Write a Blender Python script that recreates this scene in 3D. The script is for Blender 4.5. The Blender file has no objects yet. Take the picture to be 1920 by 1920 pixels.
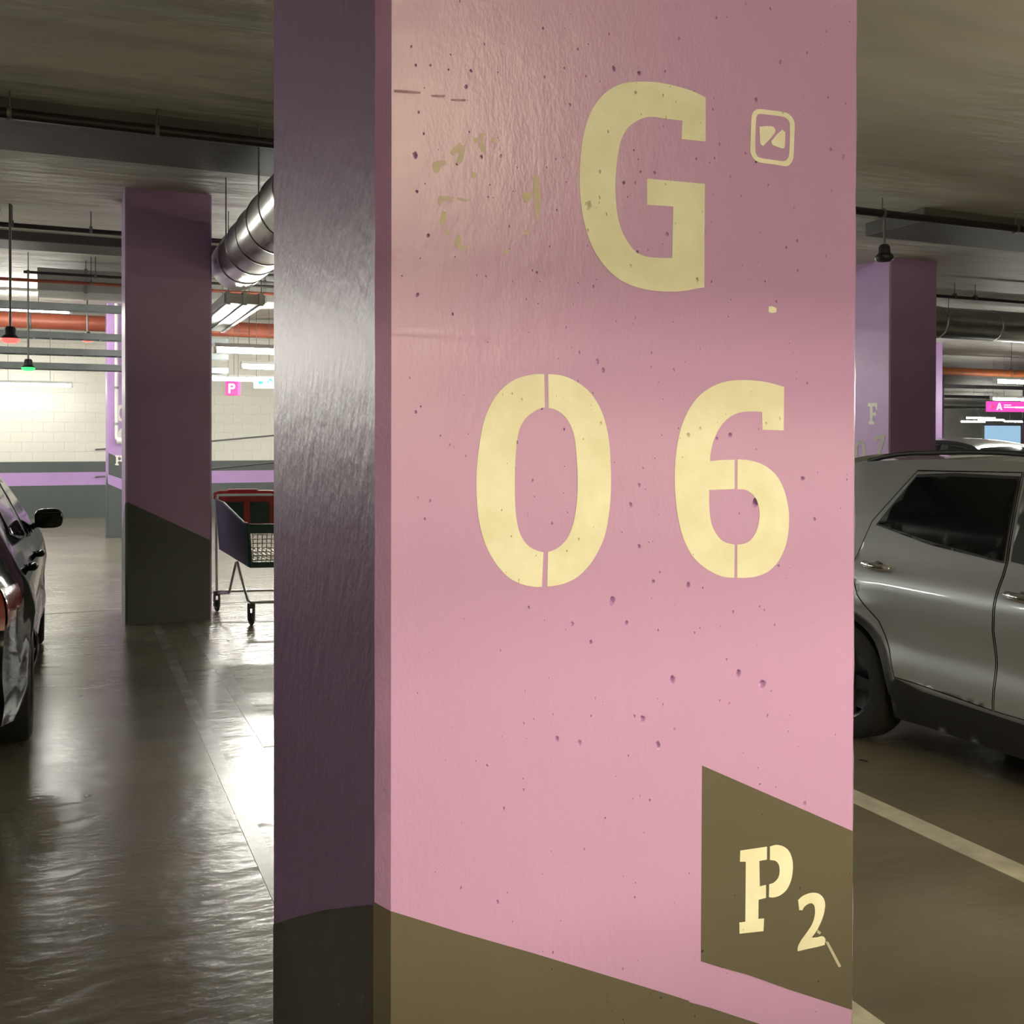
import bpy, bmesh, math, random
from mathutils import Vector, Matrix
from mathutils.geometry import delaunay_2d_cdt

random.seed(7)
R = math.radians
sc = bpy.context.scene
col = sc.collection

# ------------------------------------------------------------------ camera
CAM_H = 1.67
cam_data = bpy.data.cameras.new('camera')
cam = bpy.data.objects.new('camera', cam_data)
col.objects.link(cam)
cam.location = (0, 0, CAM_H)
cam.rotation_euler = (R(90 - .47), R(-.11), R(-23.35))
cam_data.sensor_width = 36.0
cam_data.lens = 1923.0 / 1920.0 * 36.0
cam_data.shift_y = -122.0 / 1920.0
cam_data.clip_end = 300
sc.camera = cam

# ------------------------------------------------------------------ world, exposure
w = bpy.data.worlds.new('world'); sc.world = w
w.use_nodes = True
w.node_tree.nodes['Background'].inputs[0].default_value = (.5, .55, .6, 1)
w.node_tree.nodes['Background'].inputs[1].default_value = .0
sc.view_settings.view_transform = 'Standard'
sc.view_settings.look = 'None'
sc.view_settings.gamma = 1.0
sc.view_settings.use_curve_mapping = False
sc.view_settings.exposure = 0.0
sc.cycles.use_denoising = True
sc.cycles.max_bounces = 6
sc.cycles.diffuse_bounces = 3
sc.cycles.glossy_bounces = 3
sc.cycles.transmission_bounces = 2
sc.cycles.use_adaptive_sampling = True
sc.cycles.adaptive_threshold = .06
sc.cycles.adaptive_min_samples = 16

# lamp brightness (used by all light fittings, the added unseen ones too)
WARM = (1.0, .85, .50)
COOL = (1.0, .98, .88)
NEAR_L = 150.0
SHORT_L = 470.0
FAR_L = 165.0
WALL_L = 38.0

CEIL = 3.90

# ------------------------------------------------------------------ helpers
def tag(o, label=None, cat=None, group=None, kind=None):
    if label: o['label'] = label
    if cat: o['category'] = cat
    if group: o['group'] = group
    if kind: o['kind'] = kind
    return o

def empty(name, loc=(0, 0, 0), rz=0.0, label=None, cat=None, group=None, kind=None):
    o = bpy.data.objects.new(name, None)
    col.objects.link(o); o.location = loc; o.rotation_euler = (0, 0, rz)
    o.empty_display_size = .1
    return tag(o, label, cat, group, kind)

class MB:
    """collects shapes; build() links them as one mesh object"""
    def __init__(s): s.v = []; s.f = []; s.sm = []
    def add(s, vs, fs, smooth=False):
        n = len(s.v); s.v += [tuple(p) for p in vs]
        s.f += [tuple(i + n for i in f) for f in fs]; s.sm += list(smooth) if isinstance(smooth, list) else [smooth] * len(fs)
        return s
    def box(s, x0, x1, y0, y1, z0, z1, b=0.0):
        if b <= 0:
            vs = [(x, y, z) for z in (z0, z1) for y in (y0, y1) for x in (x0, x1)]
            return s.add(vs, [(0, 2, 3, 1), (4, 5, 7, 6), (0, 1, 5, 4), (2, 6, 7, 3), (0, 4, 6, 2), (1, 3, 7, 5)])
        bm = bmesh.new(); bmesh.ops.create_cube(bm, size=1)
        for v in bm.verts:
            v.co = Vector(((x0 + x1) / 2 + v.co.x * (x1 - x0), (y0 + y1) / 2 + v.co.y * (y1 - y0), (z0 + z1) / 2 + v.co.z * (z1 - z0)))
        bmesh.ops.bevel(bm, geom=bm.edges[:], offset=b, segments=2, affect='EDGES', profile=.5)
        s.bm(bm); return s
    def bm(s, bm, smooth=False):
        bm.verts.index_update()
        s.add([v.co[:] for v in bm.verts], [[v.index for v in f.verts] for f in bm.faces], smooth)
        bm.free(); return s
    def tube(s, pts, r, n=10, cap=True, smooth=True):
        pts = [Vector(p) for p in pts]; rs = r if isinstance(r, (list, tuple)) else [r] * len(pts)
        rings = []; up = None
        for i, p in enumerate(pts):
            a = pts[max(i - 1, 0)]; b = pts[min(i + 1, len(pts) - 1)]
            d = (b - a).normalized()
            if up is None:
                up = Vector((0, 0, 1)) if abs(d.z) < .9 else Vector((0, 1, 0))
            x = d.cross(up)
            if x.length < 1e-4: x = d.orthogonal()
            x.normalize(); y = x.cross(d).normalized(); up = y
            rings.append([p + x * math.cos(2 * math.pi * k / n) * rs[i] + y * math.sin(2 * math.pi * k / n) * rs[i] for k in range(n)])
        vs = [q for rg in rings for q in rg]; fs = []
        for i in range(len(pts) - 1):
            for k in range(n):
                k2 = (k + 1) % n
                fs.append((i * n + k, i * n + k2, (i + 1) * n + k2, (i + 1) * n + k))
        s.add(vs, fs, smooth)
        if cap:
            s.add(rings[0], [tuple(range(n))[::-1]]); s.add(rings[-1], [tuple(range(n))])
        return s
    def lathe(s, prof, axis='Z', c=(0, 0, 0), n=24, smooth=True):
        c = Vector(c); vs = []; fs = []
        for (r, h) in prof:
            for k in range(n):
                a = 2 * math.pi * k / n; p, q = r * math.cos(a), r * math.sin(a)
                vs.append(c + Vector({'Z': (p, q, h), 'X': (h, p, q), 'Y': (q, h, p)}[axis]))
        for i in range(len(prof) - 1):
            for k in range(n):
                k2 = (k + 1) % n
                fs.append((i * n + k, i * n + k2, (i + 1) * n + k2, (i + 1) * n + k))
        return s.add(vs, fs, smooth)
    def quad(s, a, b, c, d): return s.add([a, b, c, d], [(0, 1, 2, 3)])
    def build(s, name, mat, parent=None, loc=None, sharp=None, recalc=False):
        me = bpy.data.meshes.new(name)
        me.from_pydata(s.v, [], s.f)
        me.polygons.foreach_set('use_smooth', s.sm)
        me.materials.append(mat)
        if recalc:
            bm = bmesh.new(); bm.from_mesh(me); bmesh.ops.recalc_face_normals(bm, faces=bm.faces); bm.to_mesh(me); bm.free()
        if sharp: me.set_sharp_from_angle(angle=R(sharp))
        me.update()
        o = bpy.data.objects.new(name, me); col.objects.link(o)
        if parent: o.parent = parent
        if loc: o.location = loc
        return o

def share(o, name, loc, parent=None, rot=None):
    c = bpy.data.objects.new(name, o.data); col.objects.link(c)
    c.location = loc
    if rot: c.rotation_euler = rot
    if parent: c.parent = parent
    return c

def inside(p, loops):
    x, y = p; c = False
    for lp in loops:
        n = len(lp); j = n - 1
        for i in range(n):
            xi, yi = lp[i]; xj, yj = lp[j]
            if (yi > y) != (yj > y) and x < (xj - xi) * (y - yi) / (yj - yi) + xi: c = not c
            j = i
    return c

def rounded(lp, n=3, corner=48):
    """Catmull-Rom through the gentle turns of an outline, corners kept"""
    m = len(lp); P = [Vector(p) for p in lp]; out = []
    def is_corner(i):
        a = P[i] - P[i - 1]; b = P[(i + 1) % m] - P[i]
        if a.length < 1e-9 or b.length < 1e-9: return True
        return abs(a.angle_signed(b)) > R(corner)
    cr = [is_corner(i) for i in range(m)]
    for i in range(m):
        p1, p2 = P[i], P[(i + 1) % m]
        p0 = p1 - (p2 - p1) if cr[i] else P[i - 1]
        p3 = p2 + (p2 - p1) if cr[(i + 1) % m] else P[(i + 2) % m]
        for k in range(n):
            t = k / n
            q = .5 * ((2 * p1) + (-p0 + p2) * t + (2 * p0 - 5 * p1 + 4 * p2 - p3) * t * t + (-p0 + 3 * p1 - 3 * p2 + p3) * t ** 3)
            out.append((q.x, q.y))
    return out

def cdt(loops, pts=()):
    """triangles of the area inside the loops (even-odd), using pts as inner vertices"""
    co = []; ed = []
    for lp in loops:
        b = len(co); co += [Vector(p) for p in lp]
        ed += [(b + i, b + (i + 1) % len(lp)) for i in range(len(lp))]
    co += [Vector(p) for p in pts]
    v, e, f, *_ = delaunay_2d_cdt(co, ed, [], 0, 1e-7)
    tri = []
    for t in f:
        c = (v[t[0]] + v[t[1]] + v[t[2]]) / 3
        if inside((c.x, c.y), loops): tri.append(tuple(t))
    return [(p.x, p.y) for p in v], tri

# ------------------------------------------------------------------ materials
MATS = {}
def mat(name, c, rough=.5, metal=0.0, spec=.5, vary=None, bump=None, emit=None, coat=0.0, alpha=None, c2=None, stretch=(1, 1, 1), rvary=None, bump2=None, bdet=2):
    """principled material; vary=(scale, amount) mottles the colour (towards c2 if given); bump=(scale, strength, distance)"""
    m = bpy.data.materials.new(name); m.use_nodes = True
    nt = m.node_tree; N = nt.nodes; L = nt.links; b = N['Principled BSDF']
    b.inputs['Base Color'].default_value = (*c, 1); b.inputs['Roughness'].default_value = rough
    b.inputs['Metallic'].default_value = metal; b.inputs['Specular IOR Level'].default_value = spec
    b.inputs['Coat Weight'].default_value = coat; b.inputs['Coat Roughness'].default_value = .06
    if emit:
        b.inputs['Emission Color'].default_value = (*emit[0], 1); b.inputs['Emission Strength'].default_value = emit[1]
    tc = N.new('ShaderNodeTexCoord'); mp = N.new('ShaderNodeMapping'); mp.inputs['Scale'].default_value = stretch
    L.new(tc.outputs['Object'], mp.inputs['Vector'])
    def noise(scale, detail=3, rough_=.55):
        n = N.new('ShaderNodeTexNoise'); n.inputs['Scale'].default_value = scale
        n.inputs['Detail'].default_value = detail; n.inputs['Roughness'].default_value = rough_
        L.new(mp.outputs['Vector'], n.inputs['Vector']); return n.outputs['Fac']
    def ramp(fac, lo, hi, a, b_):
        r = N.new('ShaderNodeMapRange'); r.inputs['From Min'].default_value = lo; r.inputs['From Max'].default_value = hi
        r.inputs['To Min'].default_value = a; r.inputs['To Max'].default_value = b_
        L.new(fac, r.inputs['Value']); return r.outputs['Result']
    if vary:
        mx = N.new('ShaderNodeMix'); mx.data_type = 'RGBA'
        k = c2 if c2 else tuple(x * (1 - vary[1]) for x in c)
        mx.inputs['A'].default_value = (*c, 1); mx.inputs['B'].default_value = (*k, 1)
        L.new(ramp(noise(vary[0]), .35, .68, 0, 1), mx.inputs['Factor'])
        L.new(mx.outputs['Result'], b.inputs['Base Color'])
    if rvary:
        L.new(ramp(noise(rvary[0]), .3, .7, rvary[1], rvary[2]), b.inputs['Roughness'])
    last = None
    for bp in (bump, bump2):
        if bp:
            bn = N.new('ShaderNodeBump'); bn.inputs['Strength'].default_value = bp[1]; bn.inputs['Distance'].default_value = bp[2]
            L.new(noise(bp[0], bdet), bn.inputs['Height'])
            if last: L.new(last, bn.inputs['Normal'])
            last = bn.outputs['Normal']
    if last: L.new(last, b.inputs['Normal'])
    MATS[name] = m
    return m

M_LILAC = mat('lilac_paint', (.50, .295, .61), .35, vary=(2.2, .07), bump=(260, .25, .0015), bump2=(38, .26, .004), stretch=(1, 1, .45))
M_TROWEL = mat('lilac_paint_on_trowelled_concrete', (.50, .295, .61), .42, spec=.32, vary=(2.2, .07), bump=(170, .3, .0015), bump2=(26, .42, .006), stretch=(1, 1.1, .85))
M_LILAC_FAR = mat('lilac_paint_far', (.48, .30, .61), .42, vary=(2.2, .08), bump=(60, .2, .004))
M_CREAM = mat('cream_stencil_paint', (.69, .68, .57), .5, vary=(16, .1), c2=(.78, .78, .70), bump=(260, .2, .001))
M_WHITE_ST = mat('white_stencil_paint', (.86, .85, .78), .5, vary=(30, .08), bump=(200, .2, .001))
M_FADED = mat('faded_stencil_paint', (.50, .46, .42), .5, vary=(14, .15))
M_GREY = mat('charcoal_wall_paint', (.102, .090, .073), .45, vary=(3, .12), bump=(220, .25, .0012))
M_REMNANT = mat('old_green_paint', (.45, .41, .29), .45, vary=(120, .1), c2=(.5, .34, .46))
M_SCUFF = mat('scuff_dirt', (.30, .16, .26), .6, vary=(80, .2), c2=(.46, .27, .5))
M_CEIL = mat('ceiling_concrete', (.58, .57, .52), .62, vary=(.9, .30), bump=(4, .8, .04), bump2=(30, .4, .008), stretch=(.35, 1.3, 1))
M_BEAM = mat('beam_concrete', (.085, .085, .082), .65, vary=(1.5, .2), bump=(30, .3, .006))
M_WALLW = mat('white_block_paint', (.74, .73, .66), .6, vary=(1.2, .10), bump=(45, .3, .004))
M_MORTAR = mat('wall_render', (.70, .69, .62), .65, vary=(1.0, .12), bump=(60, .3, .004))
M_GREYFAR = mat('charcoal_stripe_paint', (.085, .10, .10), .5, vary=(2, .1))
M_WORN = mat('faded_line_paint', (.25, .245, .22), .25, vary=(6, .35))
M_RIM = mat('dark_alloy', (.03, .03, .032), .35, metal=.6, vary=(20, .2))
M_LINE = mat('worn_line_paint', (.62, .60, .54), .45, vary=(9, .3), bump=(40, .2, .002))
M_GALV = mat('galvanised_steel', (.62, .63, .62), .30, metal=1.0, vary=(6, .15), bump=(9, .2, .01))
M_TRAY = mat('tray_steel', (.30, .33, .34), .45, metal=.6, vary=(4, .2))
M_ROD = mat('rod_steel', (.16, .17, .17), .5, metal=.4)
M_BLACKPIPE = mat('black_pipe', (.022, .018, .022), .45, vary=(8, .3))
M_REDPIPE = mat('red_pipe_paint', (.34, .085, .045), .45, vary=(5, .2))
M_DUCT = mat('grey_duct', (.36, .37, .35), .5, metal=.2, vary=(3, .15))
M_HOUSING = mat('lamp_housing', (.75, .75, .72), .5, vary=(6, .06))
M_BLACKPL = mat('black_plastic', (.018, .018, .02), .5, vary=(20, .2))
M_TYRE = mat('tyre_rubber', (.014, .014, .014), .8, bump=(60, .3, .003))
M_CHROME = mat('chrome', (.7, .7, .7), .12, metal=1.0, rvary=(20, .08, .2))
M_SILVER = mat('silver_car_paint', (.37, .395, .415), .34, metal=.35, coat=1.0, vary=(1.5, .04))
M_BLACKCAR = mat('black_car_paint', (.006, .007, .009), .07, metal=.0, coat=.0, spec=.15, vary=(2, .15))
M_DARKCAR = mat('dark_blue_car_paint', (.02, .024, .03), .3, metal=.2, coat=.2, vary=(2, .15))
M_GLASS = mat('tinted_car_glass', (.006, .007, .009), .04, spec=.5, rvary=(3, .03, .07))
M_TAIL = mat('red_lens', (.28, .008, .008), .15, coat=1.0, vary=(30, .3))
M_AMBER = mat('clear_lens', (.45, .36, .28), .15, coat=1.0, vary=(30, .3))
M_GREENPL = mat('green_trolley_plastic', (.012, .055, .045), .40, vary=(8, .2))
M_REDPL = mat('red_trolley_plastic', (.42, .045, .045), .35, vary=(8, .2))
M_WIRE = mat('trolley_wire', (.50, .50, .46), .3, metal=.9, vary=(20, .15))
M_PINKSIGN = mat('pink_sign', (.80, .06, .30), .4, emit=((1, .12, .42), .55), vary=(4, .06))
M_MAGENTA = mat('magenta_sign', (.85, .05, .45), .4, emit=((1, .10, .55), .75), vary=(2, .06))
M_SIGNW = mat('sign_white', (.85, .85, .82), .4, emit=((1, .93, .95), .9), vary=(5, .04))
M_EXITW = mat('exit_sign_white', (.85, .9, .88), .4, emit=((.9, 1, .97), 1.6), vary=(5, .04))
M_EXITG = mat('exit_sign_green', (.0, .45, .33), .4, emit=((0, .65, .45), .7), vary=(5, .04))
M_LEDR = mat('red_led', (.8, .05, .05), .3, emit=((1, .06, .05), 4.0), vary=(20, .05))
M_LEDG = mat('green_led', (.05, .7, .2), .3, emit=((.03, 1, .12), 2.2), vary=(20, .05))
M_LOBBY = mat('lit_lobby_glass', (.45, .65, .8), .2, emit=((.42, .70, .95), .75), vary=(.7, .15))
M_WARMTUBE = mat('warm_tube', (.9, .85, .7), .4, emit=(WARM, NEAR_L))
M_WARMSHORT = mat('warm_short_tube', (.9, .85, .7), .4, emit=(WARM, SHORT_L))
M_WALLTUBE = mat('wall_tube', (.9, .9, .88), .4, emit=(COOL, WALL_L))
M_COOLTUBE = mat('white_tube', (.9, .9, .88), .4, emit=(COOL, FAR_L))

def floor_material():
    m = mat('polished_floor', (.215, .195, .155), .3, vary=(.8, .3), bump=(4.5, .22, .02), bump2=(10, .45, .008), stretch=(.7, 1.3, 1), rvary=(1.3, .215, .268), bdet=3)
    nt = m.node_tree; N = nt.nodes; L = nt.links; b = N['Principled BSDF']
    old = b.inputs['Base Color'].links[0].from_socket
    tc = N.new('ShaderNodeTexCoord')
    n = N.new('ShaderNodeTexNoise'); n.inputs['Scale'].default_value = 5.5; n.inputs['Detail'].default_value = 2
    mp = N.new('ShaderNodeMapping'); mp.inputs['Scale'].default_value = (1, .55, 1)
    L.new(tc.outputs['Object'], mp.inputs['Vector']); L.new(mp.outputs['Vector'], n.inputs['Vector'])
    mr = N.new('ShaderNodeMapRange'); mr.inputs['From Min'].default_value = .70; mr.inputs['From Max'].default_value = .74
    L.new(n.outputs['Fac'], mr.inputs['Value'])
    mx = N.new('ShaderNodeMix'); mx.data_type = 'RGBA'; mx.inputs['B'].default_value = (.06, .055, .05, 1)
    L.new(mr.outputs['Result'], mx.inputs['Factor']); L.new(old, mx.inputs['A']); L.new(mx.outputs['Result'], b.inputs['Base Color'])
    return m
M_FLOOR = floor_material()

# ------------------------------------------------------------------ the setting
def plane(name, a, b, c, d, m):
    return tag(MB().quad(a, b, c, d).build(name, m), kind='structure')

X0, X1, Y0, Y1 = -26.0, 62.0, -24.0, 48.0
floor = tag(MB().box(X0, X1, Y0, Y1, -.2, 0).build('floor', M_FLOOR), label='grey polished concrete car park floor with glossy worn patches', kind='structure')
ceiling = tag(MB().box(X0, X1, Y0, Y1, CEIL, CEIL + .25).build('ceiling', M_CEIL), label='rough grey concrete slab over the parking bays', kind='structure')
wall_back = tag(MB().box(X0, 5.9, 23.25, 23.6, 0, CEIL).build('wall_back', M_MORTAR), label='white blockwork wall with charcoal and lilac painted stripes', kind='structure')
tag(MB().box(5.6, 5.9, 23.6, Y1, 0, CEIL).build('wall_return', M_MORTAR), kind='structure')
tag(MB().box(X0 - .3, X0, Y0, 23.6, 0, CEIL).build('wall_left', M_MORTAR), kind='structure')
tag(MB().box(X1, X1 + .3, Y0, Y1, 0, CEIL).build('wall_right', M_MORTAR), kind='structure')
tag(MB().box(X0, X1, Y0 - .3, Y0, 0, CEIL).build('wall_front', M_MORTAR), kind='structure')
wall_far = tag(MB().box(5.9, X1, Y1, Y1 + .3, 0, CEIL).build('wall_far', M_MORTAR), label='pale grey end wall beyond the dark parked car', kind='structure')

# painted stripes of the back wall
for z0, z1, m, n in ((0, .68, M_GREYFAR, 'painted_stripe'), (.68, .95, M_LILAC_FAR, 'painted_stripe'), (.95, 1.17, M_GREYFAR, 'painted_stripe')):
    MB().box(-20, 5.6, 23.244, 23.252, z0, z1).build(n, m, wall_back)
# blockwork of the part in view, each block proud of its joints
blk = None
for r in range(13):
    for c in range(17):
        x = -2.1 + c * .402 + (.201 if r % 2 else 0); z = 1.175 + r * .205
        if blk is None:
            blk = MB().box(-.1985, .1985, -.007, .02, 0, .2015, .003).build('block', M_WALLW, wall_back, (x, 23.25, z))
        else:
            share(blk, 'block', (x, 23.25, z), wall_back)

# shallow concrete drop beams across the bays
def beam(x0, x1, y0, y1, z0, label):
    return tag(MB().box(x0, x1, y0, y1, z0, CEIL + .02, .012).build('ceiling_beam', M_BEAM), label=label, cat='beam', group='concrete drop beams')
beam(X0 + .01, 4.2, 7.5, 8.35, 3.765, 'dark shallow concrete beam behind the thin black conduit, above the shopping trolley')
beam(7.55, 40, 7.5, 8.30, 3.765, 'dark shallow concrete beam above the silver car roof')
beam(X0 + .01, 8, 12.3, 12.9, 3.80, 'pale shallow concrete beam between the black pipe and the thin red pipe')

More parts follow.
